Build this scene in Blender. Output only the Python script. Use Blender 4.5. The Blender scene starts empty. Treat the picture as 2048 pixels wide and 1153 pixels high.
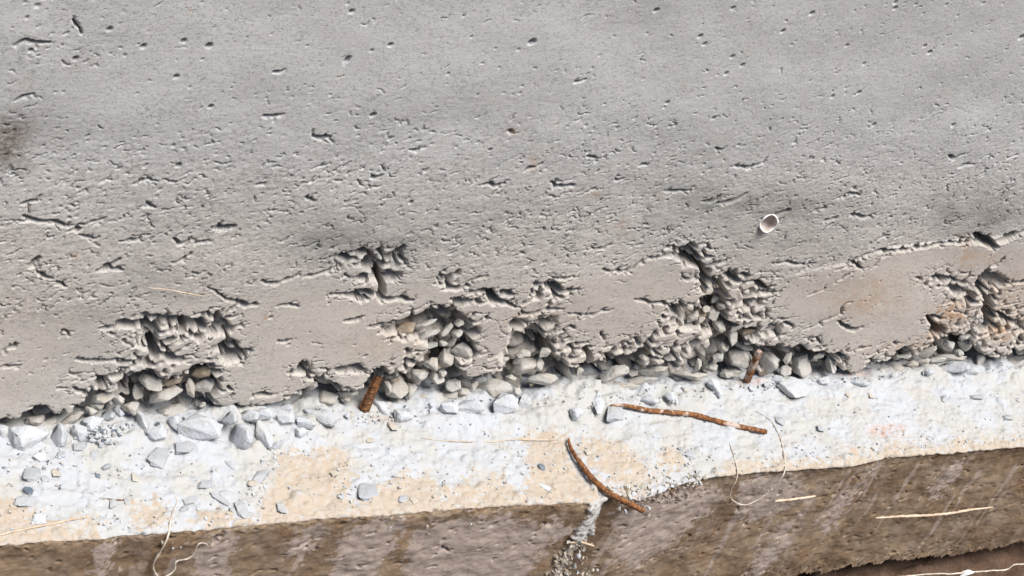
import bpy, bmesh, math, random
import numpy as np
from mathutils import Matrix, Vector
from mathutils import noise as mnoise

SC = bpy.context.scene
COL = SC.collection
rnd = random.Random(7)
rs = np.random.RandomState(11)

# ------------------------------------------------------------------ camera
FPX = 3571.0                       # focal length in photo pixels (photo 2048 wide)
a = np.array([7229 - 1024, -(388 - 576), -FPX]); a /= np.linalg.norm(a)   # world x seen from the camera
PITCH = math.radians(35)
cz = math.sin(PITCH)
cy = 0.75
for _ in range(30):
    cx = (-a[2] * cz - a[1] * cy) / a[0]
    cy = math.sqrt(max(1e-6, 1 - cz * cz - cx * cx))
c = np.array([cx, cy, cz])         # world z seen from the camera
b = np.cross(c, a)                 # world y seen from the camera
M = np.array([a, b, c])            # world_from_cam
DIST = FPX * 0.000625
d0 = M @ (np.array([0.0, -(803.4 - 576), -FPX])); d0 /= np.linalg.norm(d0)
CAM = -DIST * d0
cam_data = bpy.data.cameras.new('camera')
cam_data.sensor_width = 36.0
cam_data.lens = 36.0 * FPX / 2048
cam_data.clip_start = 0.05
cam_data.clip_end = 500
cam = bpy.data.objects.new('camera', cam_data)
COL.objects.link(cam)
cam.matrix_world = Matrix.Translation(Vector(CAM)) @ Matrix([list(r) for r in M]).to_4x4()
SC.camera = cam
RIGHT, UP, BACK = M[:, 0], M[:, 1], M[:, 2]

# ------------------------------------------------------------------ daylight
W = bpy.data.worlds.new('World')
SC.world = W
W.use_nodes = True
nt = W.node_tree
bg = nt.nodes['Background']
sky = nt.nodes.new('ShaderNodeTexSky')
sky.sky_type = 'NISHITA'
sky.sun_disc = False
SUN_EL, SUN_AZ = math.radians(66), math.radians(24)      # azimuth: from straight in front of the wall towards the right
sky.sun_elevation = SUN_EL
sdir = np.array([math.sin(SUN_AZ) * math.cos(SUN_EL), -math.cos(SUN_AZ) * math.cos(SUN_EL), math.sin(SUN_EL)])
sky.sun_rotation = math.atan2(sdir[0], sdir[1])
sky.air_density = 1.0
sky.dust_density = 3.0
sky.ozone_density = 1.0
nt.links.new(sky.outputs[0], bg.inputs[0])
bg.inputs[1].default_value = 0.070
sun_data = bpy.data.lights.new('sun', 'SUN')
sun_data.energy = 3.4
sun_data.angle = math.radians(34)
sun_data.color = (1.0, 0.985, 0.965)
sun = bpy.data.objects.new('sun', sun_data)
COL.objects.link(sun)
sun.rotation_mode = 'QUATERNION'
sun.rotation_quaternion = Vector(sdir).to_track_quat('Z', 'Y')
SC.render.engine = 'CYCLES'
SC.cycles.max_bounces = 3
SC.cycles.diffuse_bounces = 1
SC.view_settings.view_transform = 'Standard'
SC.view_settings.look = 'None'
SC.view_settings.exposure = 0.64
SC.view_settings.gamma = 1.0
SC.view_settings.use_curve_mapping = False

# ------------------------------------------------------------------ geometry helpers
def ray(u, v):
    d = M @ np.array([u - 1024.0, -(v - 576.0), -FPX])
    return d / np.linalg.norm(d)
def on_y(u, v, y=0.0):
    d = ray(u, v); return CAM + d * ((y - CAM[1]) / d[1])
def on_z(u, v, z=0.0):
    d = ray(u, v); return CAM + d * ((z - CAM[2]) / d[2])
def proj(P):
    q = (P - CAM) @ M
    return 1024 + FPX * q[..., 0] / -q[..., 2], 576 - FPX * q[..., 1] / -q[..., 2]
def pxsize(P):
    return float(-((np.asarray(P) - CAM) @ M)[2] / FPX)

def smooth(x, e0, e1):
    t = np.clip((x - e0) / (e1 - e0), 0, 1)
    return t * t * (3 - 2 * t)

NX, NZ, DX = 2048, 1024, 0.0011
_kx = np.fft.fftfreq(NX, DX)[None, :]
_kz = np.fft.fftfreq(NZ, DX)[:, None]
def noise(scale, aniso=1.0, beta=1.6, ang=0.0, seed=0, lo=None):
    """periodic fractal noise tile, unit variance; scale in metres, aniso > 1 stretches along x"""
    r = np.random.RandomState(seed)
    ca, sa = math.cos(ang), math.sin(ang)
    kx = (_kx * ca + _kz * sa) * aniso
    kz = (-_kx * sa + _kz * ca)
    k = np.sqrt(kx * kx + kz * kz) * scale
    amp = 1.0 / (1 + k ** 2) ** (beta / 2)
    if lo: amp = amp * (k * lo) ** 2 / (1 + (k * lo) ** 2)
    n = np.fft.ifft2(np.fft.fft2(r.standard_normal((NZ, NX))) * amp).real
    n -= n.mean()
    return n / n.std()

class Field:
    """height samples over a grid of (x, t) coordinates in metres"""
    def __init__(s, xs, ts):
        s.xs, s.ts = xs, ts
        s.X, s.T = np.meshgrid(xs, ts)
        s.ix = (np.round(s.X / DX).astype(int)) % NX
        s.it = (np.round(s.T / DX).astype(int)) % NZ
        s.shape = s.X.shape
    def tile(s, n): return n[s.it, s.ix]
    def win(s, x0, x1, t0, t1):
        i0, i1 = np.searchsorted(s.xs, [x0, x1]); j0, j1 = np.searchsorted(s.ts, [t0, t1])
        return slice(j0, j1), slice(i0, i1)
    def stroke(s, F, pts, w, depth, lip=1.4, edge=0.0009, up=1):
        """cut a slit along pts; the edge on the +t side stays sharp, the other side is a chamfer"""
        pts = np.asarray(pts, float)
        n = len(pts)
        ws = np.full(n, w) if np.isscalar(w) else np.asarray(w)
        for i in range(n - 1):
            p, q = pts[i], pts[i + 1]
            m = max(ws[i], ws[i + 1]) * (1 + lip) + 0.003
            sl = s.win(min(p[0], q[0]) - m, max(p[0], q[0]) + m, min(p[1], q[1]) - m, max(p[1], q[1]) + m)
            X, T = s.X[sl], s.T[sl]
            if X.size == 0: continue
            dx, dt = q - p
            L2 = dx * dx + dt * dt + 1e-12
            h = np.clip(((X - p[0]) * dx + (T - p[1]) * dt) / L2, 0, 1)
            ex, et = X - p[0] - h * dx, T - p[1] - h * dt
            d = np.hypot(ex, et)
            below = np.clip(-et * up / (d + 1e-6), 0, 1)
            hw = (ws[i] * (1 - h) + ws[i + 1] * h) * 0.5
            chamf = hw * lip * below + edge
            D = depth * np.clip((hw + chamf - d) / chamf, 0, 1)
            F[sl] = np.maximum(F[sl], D)
    def sdf(s, poly, pad=0.02):
        poly = np.asarray(poly, float)
        sl = s.win(poly[:, 0].min() - pad, poly[:, 0].max() + pad, poly[:, 1].min() - pad, poly[:, 1].max() + pad)
        X, T = s.X[sl], s.T[sl]
        d = np.full(X.shape, 1e9); inside = np.zeros(X.shape, bool)
        for i in range(len(poly)):
            p, q = poly[i], poly[(i + 1) % len(poly)]
            e = q - p
            h = np.clip(((X - p[0]) * e[0] + (T - p[1]) * e[1]) / (e @ e + 1e-12), 0, 1)
            d = np.minimum(d, np.hypot(X - p[0] - h * e[0], T - p[1] - h * e[1]))
            if p[1] != q[1]:
                cond = ((p[1] > T) != (q[1] > T)) & (X < (q[0] - p[0]) * (T - p[1]) / (q[1] - p[1]) + p[0])
                inside ^= cond
        return sl, np.where(inside, -d, d)

def grid_mesh(name, P, attrs, mat, parent=None, flip=False):
    nz, nx, _ = P.shape
    me = bpy.data.meshes.new(name)
    me.vertices.add(nz * nx)
    me.vertices.foreach_set('co', P.astype(np.float32).ravel())
    idx = np.arange(nz * nx).reshape(nz, nx)
    q = np.stack([idx[:-1, :-1], idx[:-1, 1:], idx[1:, 1:], idx[1:, :-1]], -1).reshape(-1, 4)
    if flip: q = q[:, ::-1]
    nf = len(q)
    me.loops.add(nf * 4); me.polygons.add(nf)
    me.loops.foreach_set('vertex_index', np.ascontiguousarray(q, np.int32).ravel())
    me.polygons.foreach_set('loop_start', np.arange(0, nf * 4, 4, dtype=np.int32))
    me.polygons.foreach_set('use_smooth', np.ones(nf, bool))
    me.update(calc_edges=True)
    for k, A in attrs.items():
        me.attributes.new(k, 'FLOAT', 'POINT').data.foreach_set('value', A.astype(np.float32).ravel())
    me.materials.append(mat)
    o = bpy.data.objects.new(name, me); COL.objects.link(o)
    if parent: o.parent = parent
    return o

def tag(o, label=None, cat=None, group=None, kind=None):
    for k, v in (('label', label), ('category', cat), ('group', group), ('kind', kind)):
        if v: o[k] = v
    return o
def link(name, me, parent=None):
    o = bpy.data.objects.new(name, me); COL.objects.link(o)
    if parent: o.parent = parent
    return o

# ------------------------------------------------------------------ material helpers
class Mat:
    def __init__(s, name, rough=0.9):
        s.m = bpy.data.materials.new(name); s.m.use_nodes = True
        s.t = s.m.node_tree; s.bsdf = s.t.nodes['Principled BSDF']
        s.bsdf.inputs['Roughness'].default_value = rough
        s.bsdf.inputs['Specular IOR Level'].default_value = 0.25
        s.tc = s.t.nodes.new('ShaderNodeTexCoord')
    def n(s, typ, **kw):
        nd = s.t.nodes.new(typ)
        for k, v in kw.items(): setattr(nd, k, v)
        return nd
    def link(s, o, i): s.t.links.new(o, i)
    def mapping(s, scale, rot=(0, 0, 0), obj=True):
        mp = s.n('ShaderNodeMapping'); s.link(s.tc.outputs['Object' if obj else 'Generated'], mp.inputs[0])
        mp.inputs['Scale'].default_value = scale; mp.inputs['Rotation'].default_value = rot
        return mp.outputs[0]
    def noise(s, scale, detail=4, rough=0.6, vec=None, dist=0.0):
        nd = s.n('ShaderNodeTexNoise'); nd.inputs['Scale'].default_value = scale
        nd.inputs['Detail'].default_value = detail; nd.inputs['Roughness'].default_value = rough
        nd.inputs['Distortion'].default_value = dist
        s.link(vec if vec is not None else s.tc.outputs['Object'], nd.inputs['Vector'])
        return nd.outputs[0]
    def ramp(s, fac, lo, hi, a=0.0, b=1.0):
        nd = s.n('ShaderNodeMapRange'); nd.interpolation_type = 'SMOOTHSTEP'
        s.link(fac, nd.inputs[0])
        for i, v in zip((1, 2, 3, 4), (lo, hi, a, b)): nd.inputs[i].default_value = v
        return nd.outputs[0]
    def math(s, op, a, b):
        nd = s.n('ShaderNodeMath', operation=op)
        for i, v in enumerate((a, b)):
            if isinstance(v, (int, float)): nd.inputs[i].default_value = v
            else: s.link(v, nd.inputs[i])
        return nd.outputs[0]
    def mix(s, fac, a, b):
        nd = s.n('ShaderNodeMix', data_type='RGBA')
        for i, v in ((0, fac), (6, a), (7, b)):
            if isinstance(v, (int, float)): nd.inputs[i].default_value = v
            elif isinstance(v, tuple): nd.inputs[i].default_value = (*v, 1)
            else: s.link(v, nd.inputs[i])
        return nd.outputs[2]
    def attr(s, name):
        nd = s.n('ShaderNodeAttribute', attribute_name=name); return nd.outputs['Fac']
    def bump(s, h, dist, strength=1.0, prev=None):
        nd = s.n('ShaderNodeBump'); nd.inputs['Distance'].default_value = dist; nd.inputs['Strength'].default_value = strength
        s.link(h, nd.inputs['Height'])
        if prev is not None: s.link(prev, nd.inputs['Normal'])
        return nd.outputs[0]
    def done(s, col, nrm=None):
        if isinstance(col, tuple): s.bsdf.inputs['Base Color'].default_value = (*col, 1)
        else: s.link(col, s.bsdf.inputs['Base Color'])
        if nrm is not None: s.link(nrm, s.bsdf.inputs['Normal'])
        return s.m

def wall_material():
    m = Mat('weathered_concrete', 0.93)
    big = m.noise(5, 4, 0.6)
    mid = m.noise(45, 5, 0.65)
    fine = m.noise(420, 4, 0.7)
    mp = m.mapping((260, 260, 60))
    streak = m.noise(1.0, 3, 0.6, vec=mp)
    blotch = m.noise(16, 5, 0.7)
    lowtan = m.attr('tan'); damp = m.attr('damp')
    col = m.mix(lowtan, (0.495, 0.495, 0.482), (0.505, 0.450, 0.388))
    col = m.mix(m.ramp(big, 0.35, 0.7, 0, 0.35), col, (0.425, 0.415, 0.395))
    col = m.mix(m.ramp(mid, 0.45, 0.72, 0, 0.35), col, (0.48, 0.435, 0.395))
    col = m.mix(m.ramp(mid, 0.5, 0.28, 0, 0.35), col, (0.35, 0.345, 0.33))
    rg = m.attr('rg')
    g1 = m.noise(1.0, 6, 0.72, vec=m.mapping((170, 170, 300), (0, math.radians(-9), 0)))
    g2 = m.noise(30, 5, 0.65)
    gm = m.math('MULTIPLY', m.math('MULTIPLY', m.ramp(g1, 0.50, 0.38), m.ramp(g2, 0.42, 0.58, 0.25, 1)), rg)
    col = m.mix(m.math('MULTIPLY', gm, 0.8), col, (0.20, 0.19, 0.175))
    col = m.mix(m.math('MULTIPLY', m.math('MULTIPLY', m.ramp(g1, 0.56, 0.66), rg), 0.55), col, (0.60, 0.585, 0.56))
    col = m.mix(m.ramp(fine, 0.56, 0.75, 0, 0.5), col, (0.50, 0.47, 0.44))
    col = m.mix(m.ramp(fine, 0.44, 0.26, 0, 0.55), col, (0.22, 0.21, 0.20))
    sm = m.noise(1.0, 4, 0.65, vec=m.mapping((150, 200, 330), (0, math.radians(-9), 0)))
    col = m.mix(m.ramp(sm, 0.42, 0.30, 0, 0.75), col, (0.255, 0.245, 0.23))
    col = m.mix(m.ramp(sm, 0.60, 0.70, 0, 0.5), col, (0.52, 0.50, 0.475))
    orange = m.math('MULTIPLY', m.ramp(streak, 0.64, 0.76, 0, 0.65), m.ramp(blotch, 0.48, 0.6, 0, 1))
    col = m.mix(orange, col, (0.50, 0.30, 0.19))
    rust_and_shade = m.math('MULTIPLY', m.attr('rust_and_shade'), m.ramp(m.noise(60, 5, 0.7), 0.35, 0.62, 0, 1))
    col = m.mix(rust_and_shade, col, (0.42, 0.235, 0.115))
    col = m.mix(m.math('MULTIPLY', damp, m.ramp(m.noise(24, 5, 0.7), 0.3, 0.6, 0.45, 1)), col, (0.265, 0.255, 0.235))
    dirt = m.math('MULTIPLY', m.attr('dirt'), m.ramp(m.noise(220, 4, 0.7), 0.35, 0.6, 0.2, 1))
    col = m.mix(dirt, col, (0.13, 0.10, 0.08))
    pitn = m.noise(520, 3, 0.6)
    n1 = m.bump(m.ramp(pitn, 0.30, 0.40), 0.0009, 0.8)
    n1 = m.bump(m.noise(700, 3, 0.6), 0.0004, 0.5, n1)
    mp2 = m.mapping((170, 400, 520), (0, math.radians(-6), 0))
    n2 = m.bump(m.noise(1.0, 4, 0.65, vec=mp2), 0.0005, 0.35, n1)
    return m.done(col, n2)

def footing_material():
    m = Mat('laitance_and_form_concrete', 0.92)
    face = m.attr('face'); peach = m.attr('peach'); grey = m.attr('grey'); rust_and_shade = m.attr('rust_and_shade'); white = m.attr('white')
    mid = m.noise(38, 6, 0.65); fine = m.noise(380, 5, 0.7); big = m.noise(9, 4, 0.6)
    patch = m.noise(13, 7, 0.62)
    top = m.mix(m.ramp(patch, 0.46, 0.55), (0.420, 0.430, 0.445), (0.415, 0.405, 0.382))
    top = m.mix(m.ramp(big, 0.55, 0.62, 0, 0.5), top, (0.42, 0.415, 0.40))
    top = m.mix(m.ramp(mid, 0.5, 0.72, 0, 0.35), top, (0.44, 0.405, 0.36))
    top = m.mix(m.ramp(mid, 0.46, 0.28, 0, 0.6), top, (0.425, 0.445, 0.475))
    top = m.mix(m.ramp(fine, 0.36, 0.25, 0, 0.4), top, (0.31, 0.28, 0.25))
    pe = m.math('MULTIPLY', peach, m.ramp(m.noise(70, 6, 0.72), 0.36, 0.44, 0.1, 1))
    pcol = m.mix(m.ramp(m.noise(120, 5, 0.7), 0.35, 0.65), (0.405, 0.325, 0.248), (0.42, 0.375, 0.315))
    top = m.mix(pe, top, pcol)
    top = m.mix(m.math('MULTIPLY', rust_and_shade, m.ramp(m.noise(140, 4), 0.4, 0.6)), top, (0.44, 0.27, 0.19))
    mpf = m.mapping((46, 46, 40), (0, math.radians(8), 0))
    st = m.noise(11, 7, 0.62)
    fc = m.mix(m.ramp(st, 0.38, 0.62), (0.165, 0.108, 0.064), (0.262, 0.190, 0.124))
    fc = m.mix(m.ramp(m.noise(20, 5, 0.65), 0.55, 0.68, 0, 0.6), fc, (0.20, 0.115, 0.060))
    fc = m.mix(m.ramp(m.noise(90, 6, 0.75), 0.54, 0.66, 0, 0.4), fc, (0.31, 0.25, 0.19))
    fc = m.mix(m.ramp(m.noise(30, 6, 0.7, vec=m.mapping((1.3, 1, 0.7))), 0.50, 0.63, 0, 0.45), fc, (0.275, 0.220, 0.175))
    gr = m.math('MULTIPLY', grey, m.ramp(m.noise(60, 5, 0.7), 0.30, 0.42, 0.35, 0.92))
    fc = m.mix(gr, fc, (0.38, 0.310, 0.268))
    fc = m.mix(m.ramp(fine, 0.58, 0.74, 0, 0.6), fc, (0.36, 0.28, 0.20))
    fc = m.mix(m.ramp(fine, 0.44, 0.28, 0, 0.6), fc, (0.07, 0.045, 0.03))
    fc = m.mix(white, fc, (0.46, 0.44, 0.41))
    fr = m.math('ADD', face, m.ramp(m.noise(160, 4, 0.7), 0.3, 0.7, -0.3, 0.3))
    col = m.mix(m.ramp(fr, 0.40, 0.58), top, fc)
    n1 = m.bump(m.noise(300, 6, 0.72), 0.0005, 0.4)
    n2 = m.bump(m.noise(80, 5, 0.7), 0.0005, 0.3, n1)
    return m.done(col, n2)

def stone_material(name, ca, cb, cc, rough=0.9, bump=0.0016):
    m = Mat(name, rough)
    oi = m.n('ShaderNodeObjectInfo')
    off = m.n('ShaderNodeVectorMath', operation='ADD')
    geo = m.n('ShaderNodeNewGeometry')
    m.link(geo.outputs['Position'], off.inputs[0])
    m.link(oi.outputs['Random'], off.inputs[1])
    v = off.outputs[0]
    col = m.mix(oi.outputs['Random'], ca, cb)
    col = m.mix(m.ramp(m.noise(55, 5, 0.7, vec=v), 0.45, 0.66, 0, 0.7), col, cc)
    f = m.noise(420, 4, 0.7, vec=v)
    col = m.mix(m.ramp(f, 0.44, 0.28, 0, 0.5), col, tuple(x * 0.55 for x in ca))
    col = m.mix(m.ramp(f, 0.58, 0.74, 0, 0.4), col, tuple(min(0.85, x * 1.3) for x in ca))
    n = m.bump(m.noise(260, 6, 0.7, vec=v), bump, 0.9)
    n = m.bump(m.noise(90, 4, 0.6, vec=v), 0.004, 0.6, n)
    return m.done(col, n)

def rust_material(name, dusty, k=1.0):
    m = Mat(name, 0.85)
    v = m.tc.outputs['Object']
    col = m.mix(m.ramp(m.noise(160, 5, 0.7), 0.35, 0.65), (0.085, 0.036, 0.018), (0.30, 0.125, 0.045))
    col = m.mix(m.ramp(m.noise(420, 4, 0.7), 0.55, 0.7, 0, 0.8), col, (0.60, 0.38, 0.20))
    col = m.mix(m.ramp(m.noise(48, 4, 0.7), 0.60 - dusty, 0.68 - dusty, 0, 0.9), col, (0.56, 0.44, 0.37))
    col = m.mix(1.0 - k, col, (0.03, 0.015, 0.01))
    return m.done(col, m.bump(m.noise(380, 5, 0.7), 0.0015, 0.9))

MW = wall_material()
MF = footing_material()
MP = stone_material('paste_coated_aggregate', (0.42, 0.395, 0.350), (0.475, 0.455, 0.42), (0.39, 0.335, 0.27))
MPB = stone_material('brown_stained_aggregate', (0.33, 0.27, 0.20), (0.36, 0.30, 0.23), (0.28, 0.20, 0.13))
MSW = stone_material('dusted_white_stone', (0.53, 0.545, 0.565), (0.45, 0.465, 0.485), (0.52, 0.505, 0.47))
MSG = stone_material('bluish_grey_stone', (0.345, 0.36, 0.38), (0.405, 0.415, 0.425), (0.43, 0.42, 0.39))
MSD = stone_material('dark_slate_stone', (0.10, 0.13, 0.16), (0.13, 0.16, 0.19), (0.24, 0.26, 0.28))
MSC = stone_material('cream_pebble', (0.46, 0.42, 0.35), (0.50, 0.46, 0.40), (0.44, 0.36, 0.27))
MR = rust_material('rusted_steel', 0.0)
MRD = rust_material('dusty_rusted_steel', 0.06)
MRA = rust_material('brown_ribbed_steel', 0.03, 0.62)
MRB = rust_material('mortar_splashed_steel', 0.13, 0.8)

# ------------------------------------------------------------------ traced features (photo pixels)
BAND = [(-60, 862), (-10, 851), (3, 845), (8, 842), (20, 841), (25, 847), (48, 842), (54, 835), (60, 826), (72, 820), (90, 817), (96, 824), (98, 831), (110, 834),
 (124, 831), (146, 828), (149, 822), (165, 810), (182, 800), (186, 796), (202, 787), (212, 784), (238, 781), (241, 769), (250, 757), (262, 751), (276, 748), (286, 741), (300, 742),
 (316, 751), (318, 757), (328, 762), (345, 758), (360, 757), (374, 751), (381, 742), (392, 731), (412, 730), (424, 733), (426, 744), (430, 752), (438, 766), (432, 772),
 (420, 782), (408, 796), (422, 805), (430, 812), (440, 818), (500, 816), (560, 812), (572, 806), (584, 800), (592, 803), (604, 795), (612, 785), (620, 777), (630, 774),
 (632, 760), (638, 770), (650, 773), (664, 772), (672, 778), (680, 786), (700, 788), (716, 785), (730, 783), (740, 770), (744, 756), (754, 746), (760, 744), (768, 760), (776, 765),
 (786, 754), (800, 752), (822, 752), (828, 744), (832, 732), (840, 732), (848, 724), (858, 714), (868, 702), (874, 692), (862, 686), (846, 684), (824, 680),
 (806, 674), (792, 670), (780, 663), (790, 656), (800, 646), (822, 640), (838, 640), (858, 632), (880, 626), (898, 620), (908, 616), (916, 630), (930, 636), (944, 646), (946, 658),
 (940, 672), (936, 684), (944, 700), (962, 704), (950, 716), (936, 722), (914, 724), (920, 738), (930, 760), (934, 769), (950, 764), (962, 758), (972, 755), (983, 757), (998, 752),
 (1011, 747), (1010, 738), (1018, 728), (1024, 716), (1006, 714), (990, 715), (1006, 706), (1020, 694), (1030, 682), (1050, 672), (1064, 670), (1070, 656), (1080, 660),
 (1084, 672), (1096, 684), (1112, 686), (1108, 700), (1110, 716), (1116, 726), (1128, 734), (1146, 740), (1160, 738), (1176, 730), (1172, 742), (1168, 750), (1182, 748), (1196, 744),
 (1206, 734), (1222, 722), (1250, 716), (1262, 714), (1276, 716), (1290, 708), (1306, 712), (1322, 722), (1334, 730), (1346, 742), (1356, 748), (1366, 734), (1380, 722), (1392, 722), (1396, 708),
 (1414, 704), (1426, 694), (1420, 682), (1424, 676), (1436, 678), (1430, 664), (1410, 658), (1386, 662), (1366, 660), (1372, 646), (1362, 636), (1348, 626), (1346, 616), (1362, 620), (1384, 628),
 (1396, 614), (1404, 600), (1424, 598), (1432, 586), (1446, 582), (1456, 594), (1456, 618), (1452, 640), (1464, 648), (1478, 652), (1500, 664), (1514, 668), (1530, 664), (1546, 660),
 (1530, 672), (1516, 682), (1500, 688), (1520, 700), (1536, 698), (1552, 694), (1560, 690), (1570, 697), (1590, 698), (1606, 704), (1630, 703), (1648, 706), (1656, 708), (1668, 704), (1684, 704),
 (1682, 716), (1672, 724), (1684, 740), (1700, 747), (1716, 748), (1732, 741), (1742, 728), (1752, 726), (1768, 723), (1784, 716), (1796, 704), (1806, 698), (1822, 702), (1844, 700),
 (1860, 692), (1880, 684), (1888, 680), (1896, 670), (1906, 670), (1914, 675), (1926, 677), (1936, 664), (1950, 656), (1962, 648), (1972, 638), (1976, 622), (1984, 614), (1988, 630), (1984, 648),
 (1970, 662), (1950, 672), (1944, 690), (1956, 706), (1972, 712), (1992, 719), (2008, 718), (2020, 710), (2032, 706), (2060, 703), (2120, 699),
 (2130, 790), (1024, 870), (-60, 930)]

VOIDS = [  # (polygon, depth mm)
 ([(710, 505), (715, 497), (730, 494), (744, 503), (748, 509), (736, 513), (722, 516), (710, 512)], 8),
 ([(728, 517), (738, 514), (750, 517), (759, 528), (756, 538), (750, 547), (739, 548), (736, 537)], 15),
 ([(774, 509), (791, 497), (800, 505), (813, 519), (816, 530), (807, 530), (790, 517), (778, 520), (762, 545), (758, 543), (759, 527)], 17),
 ([(757, 551), (784, 545), (807, 547), (802, 561), (790, 566), (768, 561)], 13),
 ([(752, 498), (762, 494), (768, 500), (764, 508), (756, 506)], 12),
 ([(238, 641), (248, 637), (258, 643), (285, 642), (296, 655), (292, 661), (270, 658), (240, 657)], 12),
 ([(273, 637), (290, 624), (305, 629), (328, 630), (335, 622), (342, 630), (358, 631), (364, 626), (372, 637), (398, 635), (410, 649), (402, 658), (380, 664), (362, 678), (353, 679), (366, 655), (352, 648), (338, 655), (331, 647), (318, 640), (298, 640)], 13),
 ([(667, 737), (680, 736), (700, 732), (710, 728), (722, 730), (730, 738), (742, 753), (730, 751), (705, 749), (680, 750), (672, 745)], 12),
 ([(1954, 553), (1961, 543), (1977, 528), (1980, 541), (1995, 542), (2008, 550), (2017, 561), (2010, 569), (1996, 579), (1965, 576), (1946, 567)], 12),
 ([(1860, 655), (1877, 652), (1893, 656), (1883, 665), (1873, 671)], 32),
 ([(1480, 632), (1490, 627), (1500, 634), (1502, 642), (1488, 643)], 16),
 ([(1103, 566), (1118, 572), (1122, 584), (1112, 592), (1104, 584)], 13),
 ([(976, 582), (984, 586), (994, 604), (986, 612), (977, 600)], 16),
 ([(272, 681), (282, 673), (300, 670), (315, 674), (312, 684), (300, 692), (283, 694)], 11),
 ([(1895, 572), (1915, 570), (1938, 578), (1952, 592), (1945, 600), (1925, 593), (1905, 587)], 10),
 ([(1356, 505), (1368, 497), (1386, 490), (1390, 506), (1402, 520), (1396, 530), (1376, 524), (1362, 518)], 9),
 ([(1404, 545), (1414, 541), (1420, 560), (1440, 565), (1452, 572), (1452, 592), (1440, 580), (1416, 571), (1405, 562)], 14),
 ([(600, 728), (606, 722), (614, 727), (616, 735), (606, 744), (598, 738)], 20),
 ([(195, 763), (205, 757), (210, 766), (208, 778), (200, 776)], 18),
 ([(900, 596), (925, 592), (952, 602), (930, 612), (915, 622), (905, 612)], 9),
]
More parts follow.
